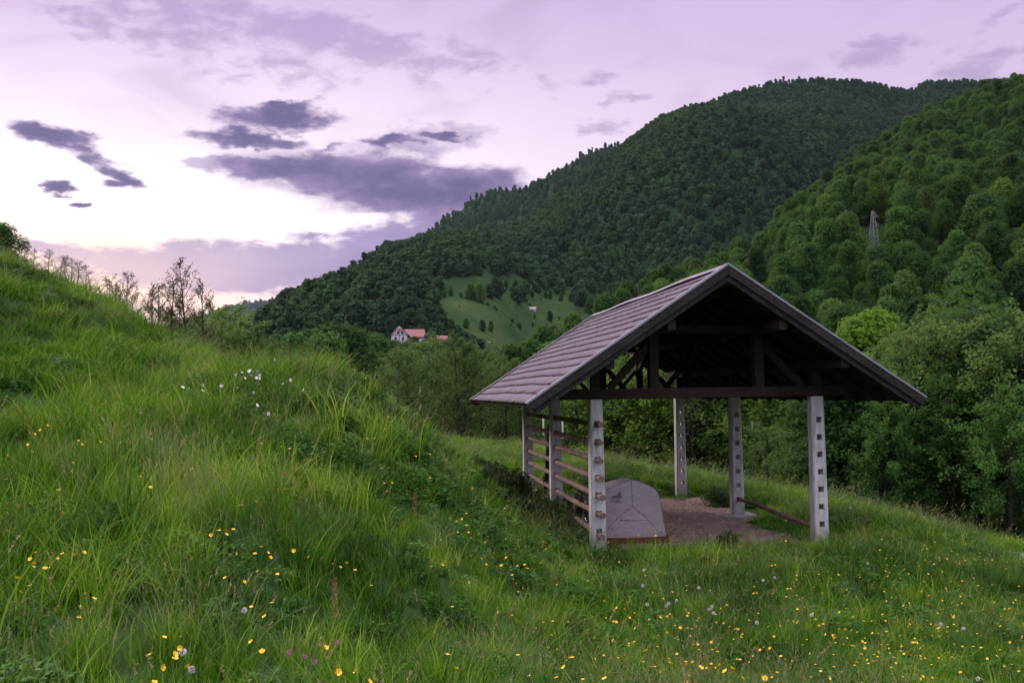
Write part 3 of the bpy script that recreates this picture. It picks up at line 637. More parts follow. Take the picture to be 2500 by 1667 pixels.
# right hill: the trees that show largest are things of their own, the rest one forest
P, A = S_right(1000, rf); P, A = S_right(int(A * .025), rf); px, py = to_px(P); k = (px > 1100) & (px < 2750); k &= ~((np.abs(px - 2131) < 48) & (py > 560) & (py < 716)); P = P[k]; px = px[k]; P[:, 2] -= .8
d = P[:, 1]; inview = (px > 1230) & (px < 2520); order = np.argsort(d + 1e6 * ~inview)
near_i = order[:205]; far_i = order[205:]
for q in near_i:
    p = P[q]; yel = random.random() < .10
    me = random.choice(B_midy if yel else B_mid); o = obj('broadleaf_tree', me, None, p); s = .66 + .5 * random.random(); o.scale = (s * (.98 + .3 * random.random()), s * (.98 + .3 * random.random()), s * (.95 + .45 * random.random())); o.rotation_euler = (random.gauss(0, .05), random.gauss(0, .05), random.random() * 6.28)
    tag(o, 'pale spring-green tree standing out in the dense wood on the hillside behind the hayrack' if yel else 'dark green broadleaf tree in the dense wood on the hillside behind the hayrack', 'tree',
        'pale green trees in the hillside wood behind the hayrack' if yel else 'dark green trees in the hillside wood behind the hayrack')
Pr = P[far_i]
scatter('hillside_wood', Pr, np.c_[rf.normal(0, .05, (len(Pr), 2)), rf.random(len(Pr)) * 6.28], (.60 + .6 * rf.random(len(Pr)))[:, None] * np.array([[1.12, 1.12, 1.12]]), np.where(rf.random(len(Pr)) < .10, rf.integers(5, 7, len(Pr)), rf.integers(0, 5, len(Pr))), B_mid + B_midy, 'dense green wood covering the upper right-hand hillside', 'wood')
fp = np.concatenate(fp); fs = np.concatenate(fs); fi = np.concatenate(fi)
scatter('distant_forest', fp, np.c_[rf.normal(0, .05, (len(fp), 2)), rf.random(len(fp)) * 6.28], np.c_[fs * 1.2, fs * 1.2, fs * 1.1], fi, B_far + B_con, 'dark green forest covering the far mountain sides', 'forest')
print('forest', len(fp), len(Pr))
# ------------------------------------------------------------------ building materials
def wood_mat(name, c1, c2, stretch=(2, 2, 18), sc=6.0, rough=0.85):
    m_, t = mat(name); p = t.node('ShaderNodeTexCoord').outputs['Object']
    g = t.noise(t.mapping(p, stretch), sc, 5, .65); g2 = t.noise(p, 1.7, 3)
    c = t.mix(t.smooth(t.m('ADD', t.m('MULTIPLY', g, .7), t.m('MULTIPLY', g2, .3)), .38, .62), c1, c2)
    b = t.node('ShaderNodeBsdfPrincipled', {'Base Color': c, 'Roughness': rough, 'Specular IOR Level': .2})
    t.l.new(t.node('ShaderNodeBump', {'Height': g, 'Strength': .5, 'Distance': .01}).outputs[0], b.inputs['Normal']); out(t, b.outputs[0]); return m_
M_beam = wood_mat('old_beam', (.012, .007, .007), (.036, .021, .020), (14, 2, 14), 3)
M_beam_v = wood_mat('old_post_wood', (.012, .007, .007), (.034, .020, .019), (14, 14, 1.5), 3)
M_rail = wood_mat('rail_wood', (.10, .062, .058), (.23, .155, .14), (14, 1.2, 14), 4)
M_fascia = wood_mat('fascia_wood', (.012, .010, .012), (.036, .028, .033), (3, 3, 3), 6)
# shingles: weathered grey-lilac boards, each its own tone, darker towards the butts
m_, t = mat('weathered_shingles'); p = t.node('ShaderNodeTexCoord').outputs['Object']
g = t.noise(t.mapping(p, (5, 45, 5)), 1.6, 6, .7); g2 = t.noise(p, .9, 4); tone = t.node('ShaderNodeSeparateColor', {0: t.node('ShaderNodeAttribute', attribute_name='vc').outputs['Color']})
c = t.mix(t.smooth(g, .35, .68), (.135, .110, .142), (.245, .204, .255))
c = t.mix(t.m('MULTIPLY', t.smooth(g2, .5, .7), .35), c, (.16, .115, .12))
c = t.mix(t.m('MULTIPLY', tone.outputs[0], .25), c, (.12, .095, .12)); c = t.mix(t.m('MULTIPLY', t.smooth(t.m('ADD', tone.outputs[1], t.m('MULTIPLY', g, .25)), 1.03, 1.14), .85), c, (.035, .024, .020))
b = t.node('ShaderNodeBsdfPrincipled', {'Base Color': c, 'Roughness': .9, 'Specular IOR Level': .15}); t.l.new(t.node('ShaderNodeBump', {'Height': g, 'Strength': .35, 'Distance': .008}).outputs[0], b.inputs['Normal']); out(t, b.outputs[0]); M_shingle = m_
# concrete
m_, t = mat('cast_concrete'); p = t.node('ShaderNodeTexCoord').outputs['Object']
g = t.noise(p, 60, 5, .7); g2 = t.noise(t.mapping(p, (11, 11, 1.6)), 1.2, 6, .65); sep_ = t.node('ShaderNodeSeparateXYZ', {0: p})
c = t.mix(t.smooth(g2, .35, .7), (.54, .515, .56), (.27, .255, .27)); c = t.mix(t.m('MULTIPLY', t.smooth(g, .5, .8), .22), c, (.2, .19, .2))
c = t.mix(t.m('MULTIPLY', t.smooth(t.m('ADD', sep_.outputs[2], t.m('MULTIPLY', g2, .5)), .95, .15), .6), c, (.16, .155, .12))
v_ = t.node('ShaderNodeTexVoronoi', {'Vector': p, 'Scale': 4.0}, feature='F1').outputs[0]
c = t.mix(t.m('MULTIPLY', t.smooth(v_, .10, .05), .3), c, (.16, .15, .15))
b = t.node('ShaderNodeBsdfPrincipled', {'Base Color': c, 'Roughness': .85, 'Specular IOR Level': .25}); t.l.new(t.node('ShaderNodeBump', {'Height': g, 'Strength': .35, 'Distance': .004}).outputs[0], b.inputs['Normal']); out(t, b.outputs[0]); M_conc = m_
M_metal = simple('sheet_metal', (.24, .22, .27), .5, .3, .15, 3)
M_black = simple('black_rubber', (.012, .012, .013), .6)
M_steel = simple('dark_steel', (.04, .04, .045), .35, .6)
M_bright = simple('bright_steel', (.5, .5, .52), .3, .9)
# ------------------------------------------------------------------ hayrack
hay = tag(empty('hayrack', (BX, BY, 0), BYAW), 'roofed hayrack of concrete posts and dark timber with a shingle roof, standing on the terrace', 'hayrack')
SP = .33; H1 = .4023; PT = 2.83
def post(u, v, seed, outer):
    """tapered concrete post pierced by seven square holes; local origin at its foot. The face towards the camera is y = 0"""
    mb = MB(); wt, wb, dt = .235, .29, .25
    def xs(z):                                   # left and right edge at height z: the outer side is plumb, the other tapers
        f = z / PT; w_ = wb + (wt - wb) * f
        return (-wb / 2 + (wb - w_) * .35, wb / 2 - (wb - w_) * .65)
    hs_ = .108
    zs = [-.5]
    for k in range(7): c_ = H1 + k * SP; zs += [c_ - hs_ / 2, c_ + hs_ / 2]
    zs.append(PT); ch = .022
    def cols(z):
        a, b_ = xs(max(z, 0)); return [a, -hs_ / 2, hs_ / 2, b_]
    for face, y in ((0, 0.0), (1, dt)):
        for i in range(len(zs) - 1):
            z0, z1 = zs[i], zs[i + 1]; c0, c1 = cols(z0), cols(z1); hole = i % 2 == 1
            a0, a1 = c0[0] + ch, c1[0] + ch; d0, d1 = c0[3] - ch, c1[3] - ch
            segs = [((a0, c0[1]), (a1, c1[1])), ((c0[2], d0), (c1[2], d1))] + ([] if hole else [((c0[1], c0[2]), (c1[1], c1[2]))])
            for (l0, r0), (l1, r1) in segs:
                V = [(l0, y, z0), (r0, y, z0), (r1, y, z1), (l1, y, z1)]; mb.add(V, [(0, 1, 2, 3) if face == 0 else (3, 2, 1, 0)])
    for i in range(len(zs) - 1):
        z0, z1 = zs[i], zs[i + 1]; c0, c1 = cols(z0), cols(z1)
        for sgn, e0, e1 in ((-1, c0[0], c1[0]), (1, c0[3], c1[3])):
            i0, i1 = e0 - sgn * ch, e1 - sgn * ch
            for (A0, A1), (B0, B1) in ((((i0, 0), (i1, 0)), ((e0, ch), (e1, ch))), (((e0, ch), (e1, ch)), ((e0, dt - ch), (e1, dt - ch))), (((e0, dt - ch), (e1, dt - ch)), ((i0, dt), (i1, dt)))):
                V = [(A0[0], A0[1], z0), (B0[0], B0[1], z0), (B1[0], B1[1], z1), (A1[0], A1[1], z1)]; mb.add(V, [(0, 1, 2, 3) if sgn > 0 else (3, 2, 1, 0)])
        if i % 2 == 1:
            h = hs_ / 2
            mb.add([(-h, 0, z0), (h, 0, z0), (h, dt, z0), (-h, dt, z0), (-h, 0, z1), (h, 0, z1), (h, dt, z1), (-h, dt, z1)], [(0, 1, 2, 3), (7, 6, 5, 4), (0, 3, 7, 4), (2, 1, 5, 6)])
    a, b_ = xs(PT); mb.add([(a, 0, PT), (b_, 0, PT), (b_, dt, PT), (a, dt, PT)], [(0, 1, 2, 3)])
    o = mb.build('post', M_conc, hay); o.location = (u, v, 0); return o
posts = {}
for u in (0, BW):
    for k in range(3): posts[(u, k)] = post(u, k * BL - (0 if k == 0 else .0), 0, u > 0)
pd_ = posts[(BW, 1)]
mb = MB(); mb.box((-.42, -.30, -.10), (.40, .56, .045)); fo = mb.build('footing', M_conc, pd_)
slope = (HR - HE) / BE; sl = math.atan(slope)
def roofz(u): return HR - abs(u - BCX) * slope          # upper surface of the roof
VF, VB = -BOV, 2 * BL + BOV
# three frames
for k in range(3):
    v = k * BL + .125
    def part(name, fn, mt=M_beam):
        b_ = MB(); fn(b_); return b_.build(name, mt, hay)
    part('tie_beam', lambda b_: b_.beam((-.68, v, PT + .10), (BW + .68, v, PT + .10), .22, .195, ch=.012))
    for u in (0.0, BW):
        part('stub_post', lambda b_: b_.beam((u, v, PT + .2), (u, v, roofz(u) - .36), .17, .17, (1, 0, 0)), M_beam_v)
    for u, s_ in ((1.12, 1), (3.18, -1)):
        part('queen_post', lambda b_: b_.beam((u, v, PT + .2), (u, v, roofz(u) - .42), .20, .18, (1, 0, 0), ch=.01), M_beam_v)
        part('brace', lambda b_: b_.beam((u - s_ * .86, v + .01, PT + .2), (u - s_ * .08, v + .01, roofz(u) - .62), .13, .13))
        if k > 0: part('brace', lambda b_: b_.beam((u + s_ * .10, v + .01, PT + .28 + .42), (u + s_ * .55, v + .01, PT + .2), .11, .10))
        if k < 2:
            part('brace', lambda b_: b_.beam((u, v + .08, PT + .75), (u, v + .95, roofz(u) - .42), .11, .11, (1, 0, 0)))
        if k > 0:
            part('brace', lambda b_: b_.beam((u, v - .08, PT + .75), (u, v - .95, roofz(u) - .42), .11, .11, (1, 0, 0)))
    part('collar_beam', lambda b_: b_.beam((.98, v + .14, 4.14), (BW - 1.02, v + .14, 4.14), .10, .15))
for u, hh in ((0.0, .27), (BW, .27), (1.12, .33), (3.18, .33)):
    b_ = MB(); b_.beam((u, VF + .12, roofz(u) - hh), (u, VB - .12, roofz(u) - hh), .15, .17, ch=.01); b_.build('purlin', M_beam, hay)
b_ = MB(); b_.beam((BCX, VF + .1, HR - .22), (BCX, VB - .1, HR - .22), .13, .16); b_.build('ridge_beam', M_beam, hay)
# rafters and sheathing boards
nrm = {-1: (-math.sin(sl), math.cos(sl)), 1: (math.sin(sl), math.cos(sl))}
for s_ in (-1, 1):
    nx_s, nz_s = nrm[s_]
    for j in range(13):
        v = VF + .22 + j * (VB - VF - .44) / 12; off = .135
        b_ = MB(); b_.beam((BCX + s_ * .03 + nx_s * -off, v, HR - .03 * slope - nz_s * off), (BCX + s_ * (BE - .10) - nx_s * off, v, HE + .1 * slope - nz_s * off), .10, .115, (0, 0, 1)); b_.build('rafter', M_beam, hay)
    b_ = MB(); nb = 17
    for j in range(nb):
        a0 = BE * (j + .04) / nb; a1 = BE * (j + .93) / nb; o0, o1 = .075, .052
        P = lambda a, o_, v: (BCX + s_ * a - nx_s * o_, v, HR - a * slope - nz_s * o_)
        if s_ == -1 and j in (12, 14): vv = [(VF + .06, 2.6), (2.72, VB - .06)]
        else: vv = [(VF + .06, VB - .06)]
        for va, vb in vv:
            b_.add([P(a0, o0, va), P(a1, o0, va), P(a1, o0, vb), P(a0, o0, vb), P(a0, o1, va), P(a1, o1, va), P(a1, o1, vb), P(a0, o1, vb)],
                   [(0, 1, 2, 3), (4, 5, 6, 7), (0, 1, 5, 4), (1, 2, 6, 5), (2, 3, 7, 6), (3, 0, 4, 7)])
    b_.build('sheathing', M_beam, hay)
    # shingle courses
    r = np.random.default_rng(50 + s_); NCO = 14; slen = math.hypot(BE, HR - HE); V = []; Fc = []; C = []
    for j in range(NCO):
        a_top = max(0.0, slen * (j / NCO) - .10); a_bot0 = slen * (j + 1) / NCO; v = VF + .10
        while v < VB - .10:
            wv = .075 + .07 * r.random(); v2 = min(v + wv, VB - .10)
            sag = .026 * math.sin(v * .55 + j * .25) + .009 * math.sin(v * 1.9 + j * 1.3)
            a_bot = a_bot0 + sag * (0 if j == NCO - 1 else 1) + r.normal(0, .007); th = .030 + .010 * r.random(); lift = .040 + r.normal(0, .004); t0 = r.random()
            cs, sn = math.cos(sl), math.sin(sl)
            Q = lambda a, o_, vv: (BCX + s_ * a * cs + nx_s * o_, vv, HR - a * sn + nz_s * o_)
            b0 = len(V)
            for vv in (v + .002, v2):
                V += [Q(a_top, -.010, vv), Q(a_top, .012, vv), Q(a_bot, lift, vv), Q(a_bot, lift - th, vv)]; C += [(t0, 0, 0, 1), (t0, .0, 0, 1), (t0, 1.0, 0, 1), (t0, 1.3, 0, 1)]
            Fc += [(b0 + 1, b0 + 2, b0 + 6, b0 + 5), (b0, b0 + 4, b0 + 7, b0 + 3), (b0 + 2, b0 + 3, b0 + 7, b0 + 6), (b0, b0 + 1, b0 + 5, b0 + 4), (b0, b0 + 3, b0 + 2, b0 + 1), (b0 + 4, b0 + 5, b0 + 6, b0 + 7)]
            v = v2
    me = mesh('roof_slope', V, np.array(Fc), [M_shingle]); ca = me.color_attributes.new('vc', 'FLOAT_COLOR', 'POINT'); ca.data.foreach_set('color', np.array(C, dtype=np.float32).ravel())
    obj('roof_slope', me, hay)
    for ve, sg in ((VF, -1), (VB, 1)):
        # two stepped barge boards under a sheet-metal verge
        P = lambda a, o_: (BCX + s_ * a * math.cos(sl) + nx_s * o_, HR - a * math.sin(sl) + nz_s * o_)
        L_ = slen + .03
        for nm, va, vb, o0, o1, mt, l0, e0 in (('barge_board', ve + .045, ve + .085, -.20, .0, M_fascia, L_ - .02, .0), ('barge_board', ve, ve + .042, -.105, .028, M_fascia, L_, .0), ('verge_flashing', ve - .014, ve + .16, .056, .068, M_metal, L_ + .01, 0.0)):
            if sg > 0: va, vb = 2 * ve - vb, 2 * ve - va
            if nm == 'barge_board': e0 = .0
            (x0, z0), (x1, z1), (x2, z2), (x3, z3) = P(e0, o0), P(l0, o0), P(l0, o1), P(e0, o1)
            # meet at the apex on the centre plane
            x0 = x3 = BCX + s_ * .001; z0 = HR + o0 / math.cos(sl); z3 = HR + o1 / math.cos(sl)
            b_ = MB(); b_.add([(x0, va, z0), (x1, va, z1), (x2, va, z2), (x3, va, z3), (x0, vb, z0), (x1, vb, z1), (x2, vb, z2), (x3, vb, z3)], [(0, 1, 2, 3), (7, 6, 5, 4), (0, 4, 5, 1), (1, 5, 6, 2), (2, 6, 7, 3), (3, 7, 4, 0)]); 
            if nm == 'verge_flashing':
                (x1, z1), (x2, z2) = P(l0, .034), P(l0, .0555); x0 = x3 = BCX + s_ * .001; z0 = HR + .034 / math.cos(sl); z3 = HR + .0555 / math.cos(sl); va2 = ve - .014 if sg < 0 else ve + .006; vb2 = va2 + .010
                b_.add([(x0, va2, z0), (x1, va2, z1), (x2, va2, z2), (x3, va2, z3), (x0, vb2, z0), (x1, vb2, z1), (x2, vb2, z2), (x3, vb2, z3)], [(0, 1, 2, 3), (7, 6, 5, 4), (0, 4, 5, 1), (1, 5, 6, 2), (2, 6, 7, 3), (3, 7, 4, 0)])
            b_.build(nm, mt, hay)
b_ = MB()
for s_ in (-1, 1):
    nx_s, nz_s = nrm[s_]; N_ = 12
    for i in range(N_):
        va = VF + .17 + (VB - VF - .34) * i / N_; vb = VF + .17 + (VB - VF - .34) * (i + 1) / N_ + .01; dz = lambda v: .012 * math.sin(v * 1.3) + .072
        q = lambda a, v: (BCX + s_ * a * math.cos(sl), v, HR - a * math.sin(sl) + dz(v) / math.cos(sl) * (1 if a < .01 else .9))
        b_.add([q(0, va), q(.13, va), q(.13, vb), q(0, vb)], [(0, 1, 2, 3)])
b_.build('ridge_cap', M_metal, hay)
# rails through the left posts, one rail on the right
r = np.random.default_rng(3)
for k in range(7):
    z = H1 + k * SP - .005
    for a, b2, du in ((-.34 + r.normal(0, .03), BL + .55, -.006), (BL + .02, 2 * BL + .45 + r.normal(0, .06), .008)):
        tilt = r.normal(0, .006); n = 8; pts = []; 
        for i in range(n + 1):
            f = i / n; pts.append((du + .006 * math.sin(3 * f + k), a + (b2 - a) * f, z + tilt * (f - .5) - .02 * math.sin(math.pi * f) * (k % 2) + (-.06 * (1 - f) if k == 0 and a < 0 else 0)))
        b_ = MB(); b_.tube(pts, [.054 + .005 * math.sin(i * 2 + k) for i in range(n + 1)], 9); b_.build('rail', M_rail, hay, smooth=False)
b_ = MB(); b_.tube([(BW + .01, .2, H1 - .10), (BW + .005, 1.6, H1 - .07), (BW, BL * .7, H1 - .01), (BW, BL + .45, H1 + .02)], [.045, .05, .046, .042], 10); b_.build('rail', M_rail, hay)

# bare floor with bark and straw litter
gu = np.linspace(-.6, 5.4, 70); gv = np.linspace(-1.2, 10.0, 120); U, V2 = np.meshgrid(gu, gv); xw = BX + U * cy_ - V2 * sy_; yw = BY + U * sy_ + V2 * cy_
fmk = floor_mask(xw, yw); zw = hgt(xw, yw) + .012 * 1 - .06 * (fmk < .35) + (fbm(xw * 5, yw * 5, 3, 77) - .5) * .02
id_ = np.arange(U.size).reshape(U.shape); Fq_ = np.stack([id_[:-1, :-1], id_[:-1, 1:], id_[1:, 1:], id_[1:, :-1]], -1).reshape(-1, 4)
m_, t = mat('litter_floor'); pos = geo_pos(t); n1_ = t.noise(pos, 2.2, 6, .65); n2_ = t.noise(pos, 55, 4, .7)
c = t.ramp(t.m('ADD', t.m('MULTIPLY', n1_, .5), t.m('MULTIPLY', n2_, .5)), [(.33, (.10, .062, .055)), (.5, (.24, .155, .14)), (.66, (.40, .29, .265))])
b = t.node('ShaderNodeBsdfPrincipled', {'Base Color': c, 'Roughness': .95}); t.l.new(t.node('ShaderNodeBump', {'Height': n2_, 'Strength': .8, 'Distance': .02}).outputs[0], b.inputs['Normal']); out(t, b.outputs[0])
tag(obj('dirt_floor', mesh('dirt_floor', np.stack([xw.ravel(), yw.ravel(), zw.ravel()], -1), Fq_, m_, smooth=True)), kind='structure')
r = np.random.default_rng(4); n = 14000; u = r.random(n) * 4.6 + .0; v = r.random(n) * 9.6 - .9; x = BX + u * cy_ - v * sy_; y = BY + u * sy_ + v * cy_; k = r.random(n) < floor_mask(x, y) * .95 + .04; x, y = x[k], y[k]; n = len(x)
P = np.c_[x, y, hgt(x, y) + .02]; a = r.random(n) * 6.28; L_ = .012 + .04 * r.random(n) ** 2; wd_ = .004 + .010 * r.random(n); ax = np.c_[np.cos(a), np.sin(a), r.normal(0, .25, n)] * L_[:, None]; bx_ = np.c_[-np.sin(a), np.cos(a), r.normal(0, .3, n)] * wd_[:, None]
V = np.stack([P - ax, P + bx_, P + ax, P - bx_], 1).reshape(-1, 3)
tag(obj('bark_litter', mesh('bark_litter', V, np.arange(n * 4).reshape(-1, 4), [simple('litter', (.34, .235, .21), .9, var=.55, scale=7)])), 'pinkish brown bark and straw litter on the hayrack floor', 'litter', kind='stuff')

# ------------------------------------------------------------------ tent
m_, t = mat('tent_fly'); p = t.node('ShaderNodeTexCoord').outputs['Object']
wr = t.noise(t.mapping(p, (2.5, 2.5, 5)), 3, 5, .6, 1.2); c = t.mix(t.smooth(wr, .3, .7), (.27, .22, .255), (.34, .28, .325))
b = t.node('ShaderNodeBsdfPrincipled', {'Base Color': c, 'Roughness': .42, 'Specular IOR Level': .45, 'Sheen Weight': .1}); t.l.new(t.node('ShaderNodeBump', {'Height': wr, 'Strength': .3, 'Distance': .05}).outputs[0], b.inputs['Normal'])
out(t, t.node('ShaderNodeMixShader', {0: .15, 1: b.outputs[0], 2: t.node('ShaderNodeBsdfTranslucent', {0: c}).outputs[0]}).outputs[0]); M_fly = m_
M_tub = simple('tent_floor', (.085, .012, .009), .6, var=.2)
M_seam = simple('tent_seam', (.11, .09, .12), .6)
tent = tag(empty('tent', B(.93, .86, 0.01), BYAW + .02), 'grey dome tent with a dark red floor, pitched under the hayrack roof', 'tent')
TW, TL, TH = .69, 2.15, 1.22
# profile of the fly across (x) at full height; u in -1..1
def prof(u):
    a = abs(u); pts = [(0, 0, 1.0), (.24, .20, .972), (.42, .36, .925), (.55, .47, .865), (.66, .545, .775), (.76, .59, .63), (.88, .635, .38), (1.0, .69, .07)]
    us = [q[0] for q in pts]; return math.copysign(np.interp(a, us, [q[1] for q in pts]) * 1.0, u) , np.interp(a, us, [q[2] for q in pts])
Vt = []; Ft = []; nu, nv = 41, 25
for j in range(nv):
    f = j / (nv - 1); y = .34 + (TL - .34) * f
    hs_ = 1 - .30 * (max(0, f - .25) / .75) ** 1.6; wsc = 1 - .10 * f
    for i in range(nu):
        u = -1 + 2 * i / (nu - 1); x, z = prof(u); sagz = -.03 * math.sin(math.pi * min(1, abs(u) / .78)) * (.5 + .5 * math.cos(2 * math.pi * f))
        yy_ = y if f > 0 else y; Vt.append((x * wsc, yy_, TH * (z * (hs_ if z > .2 else 1)) + sagz))
Ft += [(j * nu + i, j * nu + i + 1, (j + 1) * nu + i + 1, (j + 1) * nu + i) for j in range(nv - 1) for i in range(nu - 1)]
# front and rear end faces: bulged, sloping out towards the foot
def endface(y0, y1, jrow, sgn):
    b0 = len(Vt); K = 12; rowv = Vt[jrow * nu:(jrow + 1) * nu]
    for k in range(1, K + 1):
        f = k / K
        for i, (x, y, z) in enumerate(rowv):
            u = -1 + 2 * i / (nu - 1); zz_ = z * (1 - f) + .085 * f; q = 1 - abs(x) / (TW + .02)
            prow = (f ** .8) * max(0, q) ** .6 * abs(y1 - y0); edge = -.018 * math.sin(math.pi * f) 
            foot = 1 + .05 * f
            Vt.append((x * foot * (1 - .0 * f), y + sgn * (prow + edge), zz_))
    prev = [jrow * nu + i for i in range(nu)]
    for k in range(K):
        cur = [b0 + k * nu + i for i in range(nu)]
        for i in range(nu - 1): Ft.append((prev[i], cur[i], cur[i + 1], prev[i + 1]) if sgn < 0 else (prev[i + 1], cur[i + 1], cur[i], prev[i]))
        prev = cur
endface(.34, .19, 0, -1); endface(TL, TL + .2, nv - 1, 1)
fly = obj('fly', mesh('fly', Vt, Ft, [M_fly], smooth=True), tent)
def fy(x, z):                                     # y of the front face near x, z
    zt = np.interp(abs(x), [0, .20, .36, .47, .545, .59, .635, .69], [TH, TH * .972, TH * .925, TH * .865, TH * .775, TH * .63, TH * .38, .09]); f = np.clip((zt - z) / max(zt - .085, .01), 0, 1); q = 1 - abs(x) / (TW + .02)
    return .34 - (f ** .8) * max(0, q) ** .6 * .15 + .018 * math.sin(math.pi * f) - .006
def seam(pts, w_=.004, nm='seam'):
    b_ = MB(); P_ = []
    for (x0, z0), (x1, z1) in zip(pts[:-1], pts[1:]):
        for k in range(6): f = k / 6; x, z = x0 + (x1 - x0) * f, z0 + (z1 - z0) * f; P_.append((x, fy(x, z), z))
    P_.append((pts[-1][0], fy(*pts[-1]), pts[-1][1])); b_.tube(P_, w_, 5); return b_.build(nm, M_seam, tent)
seam([(0, TH - .01), (0.0, .70)]); seam([(0, .70), (-.30, .50), (-.56, .22), (-.66, .12)]); seam([(0, .70), (.25, .50), (.50, .22), (.64, .11)])
seam([(-.26, .44), (0, .43), (.34, .42)], .004, 'zip')
b_ = MB()
for s_ in (-1, 1): b_.tube([(s_ * x * 1.004, .335 + .004, z * TH) for x, z in ((0, 1.003), (.20, .975), (.36, .928), (.47, .868), (.547, .778), (.592, .63), (.637, .38), (.69, .08))], .005, 5)
b_.build('pole_sleeve', M_seam, tent)
b_ = MB(); b_.mi = 0
ring = [(-.64, .14), (-.35, .06), (0, .04), (.35, .05), (.70, .10), (.68, TL - .1), (.3, TL + .10), (-.3, TL + .10), (-.66, TL - .1)]
b_.add([(x, y, -.03) for x, y in ring] + [(x * .98, y + .02, .125) for x, y in ring], [tuple(range(9))[::-1]] + [(i, (i + 1) % 9, 9 + (i + 1) % 9, 9 + i) for i in range(9)])
b_.build('groundsheet', M_tub, tent)
b_ = MB(); b_.beam((.78, .12, .02), (.95, -.04, .0), .03, .01); b_.beam((-.76, .12, .02), (-.95, -.05, .0), .02, .01); b_.build('guy_strap', M_seam, tent)
# printed mark on the left panel: a small peak with letters under it
M_mark = simple('tent_print', (.10, .085, .11), .6)
cur = bpy.data.curves.new('mark', 'FONT'); cur.body = 'MSR'; cur.size = .10; cur.align_x = 'CENTER'; tmp = bpy.data.objects.new('mark', cur); COL.objects.link(tmp)
dg = bpy.context.evaluated_depsgraph_get(); tm = bpy.data.meshes.new_from_object(tmp.evaluated_get(dg)); bpy.data.objects.remove(tmp)
b_ = MB(); X0, Z0 = -.33, .78
b_.add([(X0 + v.co.x, fy(X0 + v.co.x, Z0 + v.co.y) - .006, Z0 + v.co.y) for v in tm.vertices], [tuple(q.vertices) for q in tm.polygons])
tri = [(-.14, .095), (.12, .095), (.11, .23), (.06, .19), (.02, .13), (-.03, .145), (-.08, .105)]; b_.add([(X0 + a, fy(X0 + a, Z0 + c_) - .006, Z0 + c_) for a, c_ in tri], [(0, 1, 2, 3, 4, 5, 6)])
b_.build('printed_mark', M_mark, tent)

# ------------------------------------------------------------------ bicycles leaning on the rails inside, and an old tool
def bicycle(loc, rz, leanx, label):
    """length along local y, wheels 0.68 m, drop handlebar"""
    e = tag(empty('bicycle', loc, rz), label, 'bicycle', None); e.rotation_euler = (0, leanx, rz)
    for y, nm in ((-.52, 'wheel'), (.52, 'wheel')):
        b_ = MB(); b_.ring((0, y, .34), .325, .018, 'x', 32, 6); wh = b_.build(nm, M_black, e)
        b_ = MB()
        for k in range(16): a = k * math.pi / 8; b_.tube([(0.02 * (-1) ** k, y, .34), (0, y + .30 * math.cos(a), .34 + .30 * math.sin(a))], .0018, 3, False)
        b_.ring((0, y, .34), .30, .008, 'x', 28, 5); b_.build('spokes', M_bright, wh)
    b_ = MB(); bb = (0, -.08, .28); st_ = (0, -.22, .80); hd = (0, .34, .82); hd2 = (0, .37, .68)
    for p_, q_ in ((bb, st_), (st_, hd), (bb, hd2), (hd, hd2)): b_.tube([p_, q_], .017, 7)
    for x in (-.05, .05): b_.tube([bb, (x, -.52, .34)], .010, 5); b_.tube([(0, -.2, .74), (x, -.52, .34)], .009, 5); b_.tube([hd2, (x, .40, .58), (x, .52, .34)], .012, 6)
    b_.build('frame', M_steel, e)
    b_ = MB(); b_.tube([hd, (0, .33, .93), (0, .40, .95)], .013, 6)
    for x in (-1, 1): b_.tube([(0, .40, .95), (x * .19, .41, .95), (x * .21, .49, .94), (x * .21, .52, .88), (x * .215, .49, .82), (x * .22, .40, .80)], .015, 7)
    b_.build('handlebar', M_black, e)
    b_ = MB(); b_.tube([st_, (0, -.25, .90)], .013, 6); b_.tube([(0, -.38, .93), (0, -.30, .94), (0, -.2, .925), (0, -.10, .91)], [.055, .065, .035, .018], 8); b_.build('saddle', M_black, e)
    b_ = MB(); b_.tube([(-.07, -.08, .28), (.07, -.08, .28)], .015, 6); b_.ring((.05, -.08, .28), .085, .006, 'x', 20, 4); b_.tube([(.07, -.08, .28), (.08, .02, .16)], .01, 5); b_.tube([(-.07, -.08, .28), (-.08, -.18, .40)], .01, 5); b_.build('crank', M_bright, e)
    b_ = MB(); 
    for x in (-.07, .07): b_.tube([(x, -.25, .72), (x, -.72, .72)], .006, 4); b_.tube([(x, -.66, .72), (x, -.52, .34)], .006, 4)
    b_.build('rack', M_steel, e)
    return e
B1 = bicycle(B(.30, 2.15, .02), BYAW + math.pi + .05, R(9), 'dark touring bicycle leaning inside the near left rails, next to the tent')
B2 = bicycle(B(.34, 6.45, .02), BYAW + math.pi - .1, R(10), 'dark bicycle leaning inside the far left rails, half behind brambles')
